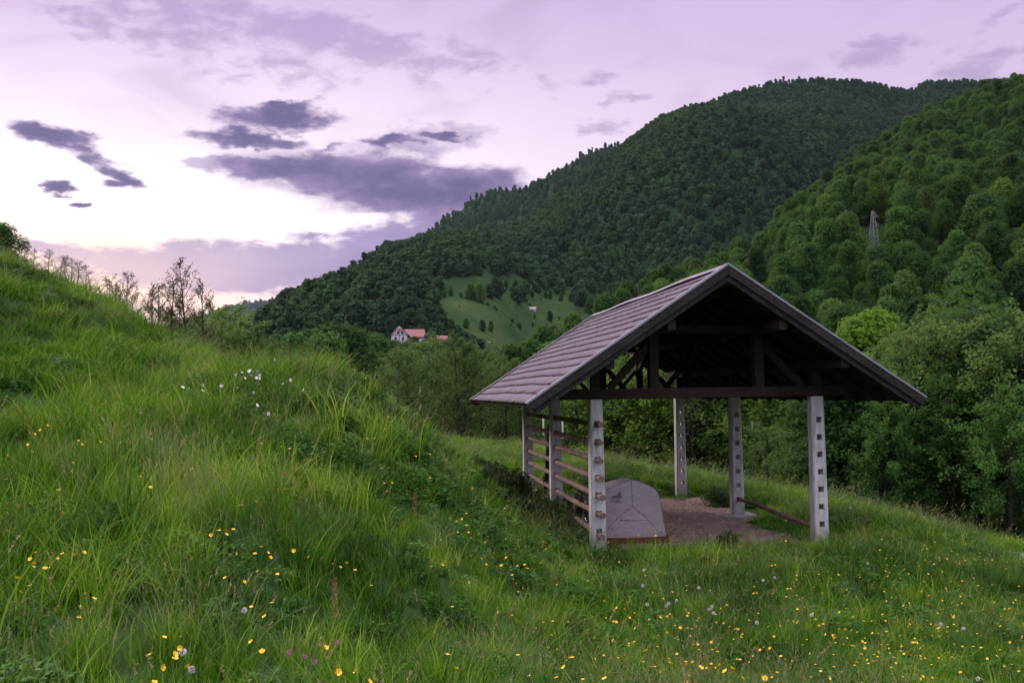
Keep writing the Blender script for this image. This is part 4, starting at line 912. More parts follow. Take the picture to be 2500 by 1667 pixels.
def bag(loc, rz, label, s_=1.0):
    b_ = MB(); h, w_, d_ = .36 * s_, .32 * s_, .15 * s_; c_ = .04
    pr = [(-w_ / 2 + c_, 0), (w_ / 2 - c_, 0), (w_ / 2, c_), (w_ / 2 + .01, h * .7), (w_ / 2 - .02, h), (0, h + .05), (-w_ / 2 + .02, h), (-w_ / 2 - .01, h * .7), (-w_ / 2, c_)]
    n_ = len(pr); V = [(x * k_, y, z) for y, k_ in ((-d_ / 2, .86), (-d_ / 2 + .03, 1), (d_ / 2 - .03, 1), (d_ / 2, .86)) for x, z in pr]
    b_.add(V, [tuple(range(n_)), tuple(range(3 * n_, 4 * n_))[::-1]] + [(j * n_ + i, (j + 1) * n_ + i, (j + 1) * n_ + (i + 1) % n_, j * n_ + (i + 1) % n_) for j in range(3) for i in range(n_)])
    o = b_.build('pannier_bag', [simple('bag_cloth', (.016, .016, .018), .55)], None); o.location = loc; o.rotation_euler = (0, 0, rz); return tag(o, label, 'bag')
bag(tuple(B(.42, 2.75, .40)), BYAW + 1.57, 'black pannier bag on the bicycle beside the tent, on the tent side')
bag(tuple(B(.13, 2.72, .42)), BYAW + 1.57, 'black pannier bag on the bicycle beside the tent, against the rails')
b_ = MB(); b_.beam((0, 0, -.02), (.05, -.75, 2.15), .10, .045); o = b_.build('plank', [M_beam]); o.location = B(.28, 8.1, .0); o.rotation_euler = (0, 0, BYAW); tag(o, 'dark narrow plank leaning against the rails near the far left post', 'plank')
t_ = tag(empty('hay_rake', B(.20, 5.6, .0), BYAW), 'old dark hand rake with curved tines leaning on the far left rails', 'rake')
b_ = MB(); b_.tube([(.1, -.2, 0), (0, .55, 1.25)], .028, 8); b_.build('handle', M_beam, t_)
b_ = MB(); b_.beam((-.0, .30, 1.26), (-.0, .80, 1.18), .05, .05); b_.build('head', M_beam, t_)
b_ = MB()
for k in range(6): y = .32 + k * .09; b_.tube([(0, y, 1.24 - .015 * k), (-.06, y - .03, 1.16), (-.08, y - .08, 1.08)], .007, 5)
b_.build('tines', M_steel, t_)
# ------------------------------------------------------------------ trees near enough to tell apart
def zg(x, y): return float(hgt(np.array([float(x)]), np.array([float(y)]))[0])
def tree_px(kind, protos, k, px, top, d, label, group, H0, wide=1.0, minh=1.0):
    p = at(px, top, d); z = zg(p[0], p[1]); return place_tree(kind, protos, k, p[0], p[1], max(minh, p[2] - z), label, group, z, wide, H0)
G_ = 'sparse trees on the skyline left of the picture'
for i, (px, top, d) in enumerate([(236, 706, 42), (263, 680, 43), (284, 696, 42), (308, 672, 43), (332, 720, 44), (372, 706, 46), (392, 700, 50), (415, 682, 47), (493, 692, 48), (440, 720, 50)]):
    tree_px('slender_tree', P_bare, i, px, top, d, 'slender tree with sparse leaves standing against the sunset behind the slope', G_, 7, .85)
tree_px('slender_tree', P_bare, 1, 460, 642, 47, 'tallest of the slender trees against the sunset, rising alone above its neighbours', None, 7, .8)
for i, (px, top, d) in enumerate([(345, 778, 66), (385, 770, 70), (430, 800, 62), (480, 782, 66), (520, 765, 64), (560, 772, 62), (596, 790, 60), (540, 800, 57), (500, 810, 56), (455, 815, 58), (620, 830, 60), (650, 850, 62)]):
    tree_px('thicket_tree', P_airy, i, px, top, d, 'olive green tree of the low thicket behind the middle of the slope', 'thicket trees behind the middle of the slope', 9, 1.35)
tree_px('dark_tree', P_dense, 0, -10, 552, 30, 'dark leafy tree top at the left edge above the slope', None, 11, 1.6)
for i, (px, top, d) in enumerate([(58, 628, 25.5), (84, 634, 26), (118, 650, 25), (146, 655, 25.5), (160, 645, 25), (174, 640, 25), (190, 668, 25), (210, 700, 24.5)]):
    tree_px('scrub_bush', P_bare, i + 1, px, top, d, 'scraggly scrub bush on the skyline of the left slope', 'scrub bushes on the skyline of the left slope', 7, 1.5, .8)
for i, (px, top, d) in enumerate([(905, 925, 48), (938, 900, 50), (968, 868, 54), (1005, 858, 57), (1048, 846, 58), (1085, 838, 56), (1112, 828, 50), (1135, 850, 51), (1172, 868, 55), (1205, 880, 58), (1240, 890, 54), (1275, 930, 56), (1310, 950, 58), (1350, 955, 55)]):
    tree_px('alder_tree', P_airy, i, px, top, d, 'slim alder with thin olive leaves between the slope and the hayrack', 'alders between the slope and the hayrack', 9, 1.15)
for i, (px, top, d) in enumerate([(1405, 930, 52), (1450, 915, 56), (1500, 935, 50), (1540, 915, 55), (1590, 930, 49), (1635, 915, 53), (1690, 920, 48), (1735, 905, 52), (1790, 925, 50), (1850, 900, 54), (1905, 925, 46), (1950, 960, 48)]):
    tree_px('spring_tree', P_spring if i % 3 else P_airy, i, px, top, d, 'light green riverside tree seen under the hayrack roof', 'riverside trees seen under the hayrack roof', 8, 1.2)
tree_px('small_tree', P_airy, 2, 1870, 1050, 38, 'small round-headed tree seen between the two right posts', None, 9, 1.7)
for i, (px, top, d, w_) in enumerate([(2055, 930, 44, 1.15), (2105, 905, 46, 1.1), (2160, 868, 42, 1.1), (2215, 840, 45, 1.1), (2262, 818, 40, 1.05), (2318, 838, 43, 1.1), (2372, 812, 39, 1.1), (2428, 800, 42, 1.1), (2480, 826, 38, 1.1), (2530, 800, 40, 1.1)]):
    tree_px('alder_tree', P_airy, i + 1, px, top, d, 'tall thin-leaved alder at the meadow edge right of the hayrack', 'alders right of the hayrack', 9, w_)
for i, (px, top, d) in enumerate([(2030, 960, 41), (2085, 930, 43), (2150, 985, 38), (2240, 900, 41), (2310, 940, 38), (2375, 870, 42), (2440, 960, 35), (2500, 880, 38), (2590, 940, 36), (2200, 870, 50), (2340, 850, 50), (2470, 840, 48)]):
    tree_px('dark_tree', P_leafy if i % 5 else P_dense, i, px, top, d, 'dark leafy tree at the meadow edge right of the hayrack', 'dark leafy trees right of the hayrack', 10, 1.05)
tree_px('maple_tree', P_yellow, 0, 2112, 772, 88, 'bright yellow-green maple behind the right eave, the taller of two', None, 9, .95)
tree_px('maple_tree', P_yellow, 0, 2188, 838, 82, 'bright yellow-green maple behind the right eave, the lower of two', None, 9, .95)
tree_px('maple_tree', P_yellow, 0, 1962, 1020, 44, 'bright yellow-green bush seen just left of the front right post', None, 9, 1.1)
# undergrowth along the meadow edge
def bush_mesh(seed, n, size, matl, R_=1.0, H_=.9, k=9):
    r = np.random.default_rng(seed); c = np.c_[r.normal(0, .38 * R_, k), r.normal(0, .38 * R_, k), r.random(k) * H_ * .6 + .1]; rad = R_ * (.28 + .2 * r.random(k))
    V, Fq_ = leaf_cloud(c, rad, n, size, r, .8, .45); return mesh('bush', V, Fq_, [matl])
Bb = [bush_mesh(300 + i, 7000, .075, M_leaf_dense, 1.9, 2.4, 16) for i in range(3)]; Bs = [bush_mesh(310 + i, 1500, .045, M_leaf_bramble, .75, .7, 9) for i in range(3)]
rb = np.random.default_rng(12)
for i in range(64):
    px = 905 + 1640 * (i + rb.random() * .8) / 64
    if px > 2060 and i % 3: continue
    edge = np.interp(px, [900, 1100, 1640, 2020, 2250, 2500], [44, 47, 40, 35, 31, 28]); d = edge + 3 + 6 * rb.random()
    p = at(px, 1000, d); z = zg(p[0], p[1]); s = (.55 + .55 * rb.random()) * (.5 if px > 2050 else .85)
    o = obj('undergrowth_bush', Bb[i % 3], None, (p[0], p[1], z - .2)); o.scale = (s, s, s * (.8 + .5 * rb.random())); o.rotation_euler = (0, 0, rb.random() * 6.28)
    tag(o, 'dark green bush in the undergrowth along the far edge of the meadow', 'bush', 'undergrowth bushes along the far edge of the meadow')
for i in range(46):                                # valley trees behind the slope
    px = 560 + 800 * (i + rb.random() * .8) / 46; d = 95 + 140 * rb.random(); p = at(px, 900, d); h = 8 + 5 * rb.random(); top = at(px, (860 if 920 < px < 1380 else 815) + 35 * rb.random() + (30 if px < 700 else 0), d)
    z = top[2] - h; o = obj('valley_tree', B_mid[i % 5] if rb.random() < .75 else B_midy[i % 2], None, (p[0], p[1], z)); s = h / 12; o.scale = (s * 1.1, s * 1.1, s); o.rotation_euler = (0, 0, rb.random() * 6.28)
    tag(o, 'broadleaf tree in the valley wood below the far farmhouse', 'tree', 'trees in the valley wood below the far farmhouse')
for px, top, d in ((958, 833, 330), (985, 838, 320), (1012, 836, 335), (1040, 832, 340)):
    p = at(px, top, d); o = obj('valley_tree', B_mid[int(px) % 5], None, (p[0], p[1], p[2] - 9.5)); o.scale = (.8, .8, .8); tag(o, 'broadleaf tree in the valley wood below the far farmhouse', 'tree', 'trees in the valley wood below the far farmhouse')
for i, (px, py, d, s) in enumerate([(1290, 1222, 23.8, 1.0), (1252, 1212, 24.2, .85), (1318, 1262, 22.2, 1.0), (1300, 1195, 25, .9), (1362, 1300, 20.4, .8), (1185, 1172, 24.2, .8), (1340, 1238, 23.0, 1.05), (1225, 1235, 22.6, .9), (1272, 1262, 21.8, .8), (1395, 1318, 19.3, .6), (1130, 1120, 24.5, .6), (1080, 1070, 26, .6), (1330, 1300, 20.6, .7)]):
    p = at(px, py, d); o = obj('bramble_bush', Bs[i % 3], None, (p[0], p[1], zg(p[0], p[1]) - .05)); o.scale = (s * 1.1, s * 1.1, s); o.rotation_euler = (0, 0, rb.random() * 6.28)
    tag(o, 'low dark bramble bush in the hollow left of the hayrack', 'bush', 'bramble bushes in the hollow left of the hayrack')
p = at(1772, 1325, 17.6); o = obj('leafy_weed', Bs[0], None, (p[0], p[1], zg(p[0], p[1]))); o.scale = (.38, .38, .72); tag(o, 'dark upright weed at the front edge of the hayrack floor', 'weed')
p = at(1746, 1222, 25.6); o = obj('leafy_weed', Bs[1], None, (p[0], p[1], 0)); o.scale = (.62, .62, .62); tag(o, 'round dark weed clump at the back of the hayrack floor', 'weed')
p = at(1582, 1215, 25.0)
# far meadow bushes and field trees
fb = [(1137, 800, 470, .55), (1188, 796, 470, .62), (1206, 798, 474, .55), (1276, 795, 466, .42), (1298, 794, 480, .3), (1150, 712, 560, 1.0), (1178, 716, 560, 1.1), (1205, 712, 566, .9), (1238, 700, 570, .6), (1262, 706, 575, .75), (1285, 712, 570, .7), (1240, 728, 545, .4), (1160, 735, 540, .45),
      (1085, 725, 560, .5), (1100, 712, 566, .55), (1330, 735, 560, .5), (1350, 765, 540, .7), (1340, 742, 566, .6), (1370, 730, 570, .7), (1395, 755, 555, .6), (1300, 730, 570, .45), (1320, 700, 580, .9), (1360, 705, 580, .8), (1120, 745, 535, .35), (1215, 745, 535, .3)]
rq = np.random.default_rng(8)
for k in range(60):
    q = (1090 + 340 * rq.random(), 690 + 150 * rq.random()); fb.append((q[0], q[1], 500, .10 + .22 * rq.random() ** 2))
for k in range(22): fb.append((1120 + 12 * k + rq.normal(0, 3), 752 - .5 * k + rq.normal(0, 2), 500, .12 + .12 * rq.random()))
for i, (px, py, d, s) in enumerate(fb):
    p = surf('hill_main', px, py); o = obj('field_tree', B_mid[i % 5], None, p - np.array([0, 0, .6])); o.scale = (s, s, s * .9); o.rotation_euler = (0, 0, rb.random() * 6.28)
    tag(o, 'small round tree standing on the open pasture of the far hillside', 'tree', 'trees on the open pasture of the far hillside')

# ------------------------------------------------------------------ far buildings
M_rose = simple('rose_tiles', (.30, .125, .135), .8, var=.12, scale=3); M_plaster = simple('plaster', (.52, .47, .54), .9, var=.1, scale=1); M_timber = simple('timber_line', (.10, .07, .07), .9); M_window = simple('window_glass', (.03, .03, .04), .2)
M_greyroof = simple('grey_roof', (.30, .26, .31), .8, var=.15, scale=2)
def gable(mb, x0, x1, y0, y1, ze, zr, ov, th, axis_, hip=0.0):
    """roof of two slabs (optionally with clipped gables) over a rectangle"""
    if axis_ == 'y':
        xm = (x0 + x1) / 2
        for s_, xe in ((-1, x0 - ov), (1, x1 + ov)):
            k = (zr - ze) / (x1 - xm); zee = ze - ov * k
            V = [(xm, y0 - ov + hip, zr), (xe, y0 - ov, zee), (xe, y1 + ov, zee), (xm, y1 + ov, zr)]; V += [(a, b, c - th) for a, b, c in V]
            mb.add(V, [(0, 1, 2, 3), (7, 6, 5, 4), (0, 4, 5, 1), (1, 5, 6, 2), (2, 6, 7, 3), (3, 7, 4, 0)])
        if hip:
            k = (zr - ze) / (x1 - xm); w_ = hip * .9; mb.add([(xm, y0 - ov + hip, zr), (xm - w_, y0 - ov - .05, zr - w_ * k), (xm + w_, y0 - ov - .05, zr - w_ * k)], [(0, 1, 2)])
    else:
        ym = (y0 + y1) / 2; k = (zr - ze) / (y1 - ym)
        for ye in (y0 - ov, y1 + ov):
            V = [(x0 - .003, ym, zr), (x0 - .003, ye, ze - ov * k), (x1 + ov, ye, ze - ov * k), (x1 + ov, ym, zr)]; V += [(a, b, c - th) for a, b, c in V]; mb.add(V, [(0, 1, 2, 3), (7, 6, 5, 4), (0, 4, 5, 1), (1, 5, 6, 2), (2, 6, 7, 3), (3, 7, 4, 0)])
p = at(975, 838, 372); e = tag(empty('farmhouse', p, R(8)), 'white farmhouse with rose tiled roof and timbered gable among the far trees', 'house')
b_ = MB(); b_.add([(-3, 0, -4), (3, 0, -4), (3, 9, -4), (-3, 9, -4), (-3, 0, 3.6), (3, 0, 3.6), (3, 9, 3.6), (-3, 9, 3.6), (0, 0, 6.4), (0, 9, 6.4)], [(0, 1, 5, 8, 4), (1, 2, 6, 5), (2, 3, 7, 9, 6), (3, 0, 4, 7)])
b_.add([(3, 1.5, -4), (9.2, 1.5, -4), (9.2, 8, -4), (3, 8, -4), (3, 1.5, 2.9), (9.2, 1.5, 2.9), (9.2, 8, 2.9), (3, 8, 2.9), (9.2, 4.75, 5.4)], [(0, 1, 5, 4), (1, 2, 6, 8, 5), (2, 3, 7, 6)]); b_.build('wall', M_plaster, e)
b_ = MB(); gable(b_, -3, 3, 0, 9, 3.7, 6.6, 1.1, .2, 'y', 1.3); gable(b_, 2.2, 9.2, 1.5, 8, 3.0, 5.6, .6, .2, 'x'); b_.build('roof', M_rose, e)
b_ = MB()
for x in (-1.5, 0, 1.5): b_.box((x - .09, -.06, 1.2), (x + .09, -.01, 4.6 if x else 5.4))
b_.box((-2.8, -.05, 3.0), (2.8, -.01, 3.2)); b_.build('timber_frame', M_timber, e)
for x, z, w_ in ((-.9, 3.5, .8), (.6, 3.5, .8), (-1.8, 1.2, .9), (.9, 1.2, .9)): b_ = MB(); b_.box((x, -.04, z), (x + w_, .0, z + 1.1)); b_.build('window', M_window, e)
for x in (4.2, 6.4): b_ = MB(); b_.box((x, 1.45, .9), (x + 1, 1.49, 2.1)); b_.build('window', M_window, e)
def hut(name, px, py, d, wd, dp, hw, hr, rm, label, rz, axis_='x', open_=False):
    p = at(px, py, d) if d else surf('hill_main', px, py); e = tag(empty(name, p, rz), label, 'hut')
    b_ = MB(); x0, x1, y0, y1 = -wd / 2, wd / 2, 0, dp; b_.box((x0, y0, -3 if d else -.6), (x1, y1, hw)); ym = dp / 2
    b_.add([(x0, y0, hw + .002), (x0, y1, hw + .002), (x0, ym, hr - .15), (x1, y0, hw + .002), (x1, y1, hw + .002), (x1, ym, hr - .15)], [(0, 1, 2), (5, 4, 3)]); b_.build('wall', M_plaster, e)
    b_ = MB(); gable(b_, x0 - .4, x1, y0, y1, hw, hr, .4, .15, 'x'); b_.build('roof', rm, e)
    b_ = MB(); b_.box((-.1 * wd, -.04, -.2), (.25 * wd, .0, hw * .8)); b_.build('doorway', M_window, e)
hut('stone_hut', 1080, 841, 385, 3.6, 4, 2.2, 3.6, M_rose, 'small hut with a rose roof right of the far farmhouse', R(5))
hut('garden_shed', 1040, 826, 388, 2.6, 3, 1.2, 2.2, M_rose, 'low shed with a rose roof between the far farmhouse and hut', R(0))
hut('field_barn', 1302, 754, 0, 4.8, 4, 1.3, 3.1, M_greyroof, 'small white barn with a grey roof on the far pasture', R(-6))
b_ = MB(); b_.box((-.9, -.3, .25), (.9, .3, .3)); b_.box((-.9, -.3, .3), (.9, -.25, .62)); b_.box((-.9, .25, .3), (.9, .3, .62)); b_.box((-.9, -.25, .3), (-.85, .25, .62)); b_.box((.85, -.25, .3), (.9, .25, .62))
for x in (-.7, .6): b_.box((x, -.2, -.5), (x + .1, .2, .25))
o = b_.build('trough', M_plaster); o.location = surf('hill_main', 1195, 838) + np.array([0, 0, .5]); tag(o, 'small white trough standing at the foot of the far pasture', 'trough')
# ------------------------------------------------------------------ pylons and poles
def pylon(px, top, base_py, hl, H, label, arms=True):
    q = surf(hl, px, base_py); p = at(px, top, q[1]); H = p[2] - q[2] + .5; e = tag(empty('pylon', (p[0], p[1], p[2] - H), R(25)), label, 'pylon'); b_ = MB(); w0, w1, n = H * .085, H * .016, 12
    c = lambda f, i: ((w0 * (1 - f) ** 1.1 + w1) * (1 if i in (1, 2) else -1), (w0 * (1 - f) ** 1.1 + w1) * (1 if i in (2, 3) else -1), H * f)
    for i in range(4):
        b_.tube([c(f / 6, i) for f in range(7)], .05, 4)
        for k in range(n):
            f0, f1 = k / n, (k + 1) / n; b_.tube([c(f0, i), c(f1, (i + 1) % 4)], .022, 3); b_.tube([c(f0, (i + 1) % 4), c(f1, i)], .022, 3); b_.tube([c(f1, i), c(f1, (i + 1) % 4)], .02, 3)
    b_.build('mast', M_pylon, e)
    if arms:
        for f, L_ in ((.90, 2.0), (.74, 2.0)):
            b_ = MB(); z = H * f
            for y in (-.25, .25): b_.tube([(0, y, z), (L_, 0, z + .1)], .05, 4); b_.tube([(0, y, z + 1.1), (L_, 0, z + .1)], .04, 4); b_.tube([(L_ * .5, y * .5, z + .05), (L_ * .5, y * .5, z + .6)], .03, 3)
            b_.build('crossarm', M_pylon, e)
    return e
M_pylon = simple('galvanised_steel', (.24, .22, .23), .7, .2)
pylon(2131, 515, 665, 'hill_right', 20, 'grey lattice pylon rising from the wood on the right hillside')
pylon(1457, 711, 748, 'hill_main', 8, 'tiny lattice mast at the edge of the far pasture, left of the ridge', False)
for px, top, d, side in ((1326, 1012, 43, 'left'), (1373, 1020, 43, 'right')):
    p = at(px, top, d); b_ = MB(); b_.beam((0, 0, 0), (0, 0, .9), .07, .07, (1, 0, 0)); o = b_.build('concrete_pole', M_conc); o.location = p - np.array([0, 0, .9]); tag(o, 'thin pale pole seen through the left rails, %s' % ('beside the far left post' if side == 'left' else 'beside the middle left post'), 'pole')
for px, top, d, lab in ((1836, 1030, 47, 'thin pale pole among the trees near the middle right post'), (1885, 1024, 47, 'thin pale pole among the trees midway between the right posts')):
    p = at(px, top, d); b_ = MB(); b_.beam((0, 0, 0), (0, 0, 3.6), .075, .075, (1, 0, 0)); o = b_.build('concrete_pole', M_conc); o.location = p - np.array([0, 0, 3.6]); tag(o, lab, 'pole')
# bare rock in the far woods
M_rock = simple('pale_rock', (.15, .13, .15), .95, var=.55, scale=.12, bump=.5)
def cliff(px, py, d, w_, h_, seed):
    r = np.random.default_rng(seed); P = at(px, py, d); V = []; n, mm = 14, 16
    for j in range(mm + 1):
        for i in range(n + 1):
            u = -1 + 2 * i / n; v = -1 + 2 * j / mm; rr_ = max(0, 1 - u * u * .9 - v * v * .7) ** .5
            V.append((u * w_ / 2 * (1 - .25 * v) , -rr_ * w_ * .5 + r.normal(0, w_ * .05), v * h_ / 2 + r.normal(0, h_ * .02)))
    o = obj('cliff', mesh('cliff', V, [(j * (n + 1) + i, j * (n + 1) + i + 1, (j + 1) * (n + 1) + i + 1, (j + 1) * (n + 1) + i) for j in range(mm) for i in range(n)], M_rock), None, P); tag(o, kind='structure')
cliff(1281, 506, 2060, 10, 34, 1); cliff(1262, 528, 2040, 8, 22, 2); cliff(2297, 240, 1770, 20, 20, 4)

# ------------------------------------------------------------------ flowers
def fhit(px, py, hs_):
    d = ray(px, py); t_ = np.linspace(3.0, 60, 900); P = EYE + d[None, :] * (t_ / d[1])[:, None]; k = np.where(P[:, 2] < hgt(P[:, 0], P[:, 1]) + hs_)[0]
    return P[k[0]] if len(k) else None
M_stem = simple('stem', (.07, .15, .03), .6); M_butter = simple('buttercup_petal', (.90, .52, .02), .35, var=.08, spec=.5); M_white = simple('daisy_petal', (.82, .78, .84), .6, var=.05); M_disc = simple('daisy_centre', (.75, .42, .03), .8)
M_clock = simple('dandelion_down', (.62, .57, .58), .9, var=.2, scale=60); M_pink = simple('clover_bloom', (.50, .12, .36), .7, var=.25, scale=80); M_dockb = simple('dock_seed', (.26, .10, .05), .9, var=.3, scale=40)
def stem_mesh(h): 
    b_ = MB(); b_.tube([(0, 0, -.05 - h), (.012, .005, -h * .5), (0, 0, 0)], [.0022, .0018, .0014], 4, False); return mesh('stem', b_.V, b_.Fc, [M_stem])
def petals(n, L_, w_, up_, mt, disc=None, name='bloom'):
    b_ = MB()
    for k in range(n):
        a = 2 * math.pi * k / n; c, s_ = math.cos(a), math.sin(a); q = lambda r_, o_, z: (c * r_ - s_ * o_, s_ * r_ + c * o_, z)
        b_.add([q(.002, 0, 0), q(L_ * .55, w_ / 2, up_ * .45), q(L_, w_ * .28, up_), q(L_, -w_ * .28, up_), q(L_ * .55, -w_ / 2, up_ * .45)], [(0, 1, 2, 3, 4)])
    me_mats = [mt]
    if disc: b_.mi = 1; me_mats.append(disc); n_ = 8; r0 = L_ * .3; b_.add([(0, 0, .006)] + [(r0 * math.cos(2 * math.pi * k / n_), r0 * math.sin(2 * math.pi * k / n_), .002) for k in range(n_)], [(0, 1 + k, 1 + (k + 1) % n_) for k in range(n_)])
    return mesh(name, b_.V, b_.Fc, me_mats, b_.I)
def puff(r_, n, mt, seed, sq=1.0):
    r = np.random.default_rng(seed); b_ = MB(); d = r.normal(0, 1, (n, 3)); d /= np.linalg.norm(d, axis=1)[:, None]
    for q in d: q = Vector(q); a = q.orthogonal().normalized() * r_ * .28; c = q.cross(a); p0 = q * r_ * .45; p1 = q * r_; b_.add([p0, p1 + a, p1 + c * .6, p1 - a], [(0, 1, 2), (0, 2, 3)])
    for v in range(len(b_.V)): x, y, z = b_.V[v]; b_.V[v] = (x, y, z * sq)
    return mesh('bloom', b_.V, b_.Fc, [mt])
bl_butter = petals(5, .0155, .017, .008, M_butter); bl_daisy = petals(13, .024, .007, .002, M_white, M_disc); bl_clock = puff(.024, 90, M_clock, 5); bl_clover = puff(.014, 60, M_pink, 6, 1.1)
stems = {h: stem_mesh(h) for h in (.35, .45, .55)}
def flower(name, bloom, p, h, label, cat, group, tilt=.5, s=1.0, bname='bloom'):
    hh = min(stems, key=lambda a: abs(a - h)); e = obj(name, stems[hh], None, p); e.rotation_euler = (rb.normal(0, .06), rb.normal(0, .06), rb.random() * 6.28)
    o = obj(bname, bloom, e); o.rotation_euler = (rb.normal(0, tilt), rb.normal(0, tilt), 0); o.scale = (s, s, s); return tag(e, label, cat, group)
Z7 = lambda x, y: (x * .4253, 1000 + y * .4253); Z6 = lambda x, y: (1500 + x * .4252, 1300 + y * .4252); Z5 = lambda x, y: (x * .2976, 540 + y * .2976); ZB = lambda x, y: (600 + x * .3827, 600 + y * .3827); Z8 = lambda x, y: (850 + x * .4893, 900 + y * .4893)
bc = [Z7(*q) for q in [(124, 64), (271, 90), (200, 140), (233, 118), (163, 200), (188, 243), (450, 180), (470, 200), (580, 187), (610, 172), (685, 193), (868, 142), (872, 170), (953, 168), (403, 272), (417, 308), (419, 350), (45, 265), (1075, 265), (1140, 270), (1046, 312), (1103, 341), (1487, 165), (1502, 195), (1575, 246), (1615, 213), (1663, 225), (805, 385), (863, 447), (36, 400), (128, 415), (334, 463), (42, 540), (104, 558), (38, 592), (1596, 455), (1600, 468), (1648, 456), (1727, 470), (1375, 550), (1397, 541), (1470, 530), (92, 679), (41, 697), (1180, 697), (1211, 718), (1240, 692), (1257, 694), (1300, 693), (1338, 688), (1299, 716), (1145, 707), (204, 820), (175, 857), (197, 885), (192, 903), (330, 855), (360, 827), (290, 890), (257, 912), (273, 910), (482, 820), (420, 836), (98, 968), (115, 1047), (168, 1013), (538, 1085), (457, 1133), (335, 1128), (452, 1195), (1098, 859), (1293, 826), (1363, 827), (1463, 828), (1497, 789), (1538, 821), (1553, 849), (1676, 803), (1688, 810), (1772, 847), (1480, 928), (1510, 938), (1592, 945), (1292, 965), (1403, 987), (1990, 881), (1953, 905), (2040, 923), (1913, 885), (1560, 1110), (1442, 1133), (1520, 1187), (943, 1307), (1037, 1303), (1442, 1332), (863, 1408), (1035, 1365), (1003, 1404), (1004, 1430), (1505, 1388), (1870, 1364), (1926, 1477), (1943, 1505), (2042, 1500), (931, 1478), (1078, 1475), (885, 1565)]]
bc += [Z8(*q) for q in [(215, 243), (222, 262), (200, 240), (190, 262), (184, 300), (60, 348), (97, 350), (118, 346), (130, 350), (165, 497), (178, 571), (218, 570), (83, 604), (410, 545), (487, 458), (525, 464), (543, 762), (510, 748), (568, 750), (600, 817), (612, 845), (683, 868), (697, 838), (650, 825), (720, 942), (788, 942), (797, 958), (765, 982), (810, 1005), (818, 1030), (838, 1072), (845, 984), (881, 979), (555, 1058), (601, 1068), (690, 1158), (750, 1215), (495, 1428), (983, 1340), (1015, 1330), (997, 1392), (105, 1560), (38, 1510), (35, 1005), (727, 918), (950, 905), (985, 900), (930, 1003), (960, 970), (850, 885), (800, 660), (790, 685), (690, 605), (735, 590), (620, 600)]]
bc += [(1600 + x * .0, y) for x, y in []]
bc += [(1420 + 260 * .1403 * 0 + x * .1403, 1130 + y * .1403) for x, y in [(1155, 1145), (1208, 1165), (1250, 1120), (1255, 1138), (1305, 1148), (1350, 1165), (1335, 1185), (1205, 1255), (1290, 1258), (1270, 1282), (310, 1165), (362, 1168), (18, 1468), (105, 1515), (600, 1505)]]
bc += [Z6(*q) for q in [(200, 322), (235, 320), (265, 325), (330, 340), (260, 345), (65, 292), (25, 170), (110, 170), (5, 458), (10, 512), (15, 430), (115, 462), (120, 550), (185, 452), (305, 480), (330, 482), (265, 483), (88, 488), (200, 500), (58, 440), (425, 460), (430, 272), (565, 350), (800, 350), (815, 348), (995, 323), (1010, 322), (1045, 148), (1078, 375), (1320, 362), (1390, 370), (1050, 440), (660, 540), (700, 548), (710, 555), (725, 598), (438, 595), (458, 645), (560, 628), (600, 640), (560, 672), (592, 685), (302, 575), (378, 545), (232, 640), (180, 680), (316, 750), (410, 742), (412, 758), (230, 775), (268, 800), (533, 778), (538, 757), (495, 775), (590, 768), (605, 758), (637, 797), (677, 782), (710, 732), (865, 835), (923, 632), (893, 662), (955, 710), (1215, 583), (1255, 590), (1262, 597), (1200, 525), (1150, 500), (1172, 535), (1293, 457), (1328, 557), (1362, 560), (1425, 622), (1362, 650), (1375, 652), (1440, 660), (1520, 690), (1482, 578), (1515, 580), (1648, 645), (1650, 655), (1735, 630), (1760, 662), (1785, 600), (1713, 630), (1690, 540), (1755, 708), (1730, 705), (1702, 702), (1600, 715), (1338, 748), (1392, 747), (1408, 790), (1885, 440), (1800, 407), (1945, 490), (1950, 480), (1565, 188), (1610, 190), (1648, 190), (1660, 420), (2225, 370), (2320, 680), (2060, 655), (2130, 600), (1955, 640), (2215, 808), (1805, 780), (1765, 838), (960, 50), (985, 48), (975, 66), (925, 185), (905, 190)]]
n_named = 0; rb2 = np.random.default_rng(5)
for k in range(300 - len(bc)):
    c = [(2300, 1570, 110, 40), (1950, 1500, 60, 40), (2150, 1520, 120, 50), (1200, 1330, 110, 60), (1750, 1600, 150, 40), (120, 1400, 120, 120), (2250, 1470, 100, 50)][k % 7]; bc.append((c[0] + rb2.normal(0, c[2]), c[1] + rb2.normal(0, c[3])))
for px, py in bc[:300]:
    h = .35 + .2 * rb2.random(); p = fhit(px, py, h)
    if p is None: continue
    flower('buttercup', bl_butter, p, h, 'yellow buttercup on a thin stem in the meadow grass', 'flower', 'buttercups in the meadow', s=.85 + .3 * rb2.random())
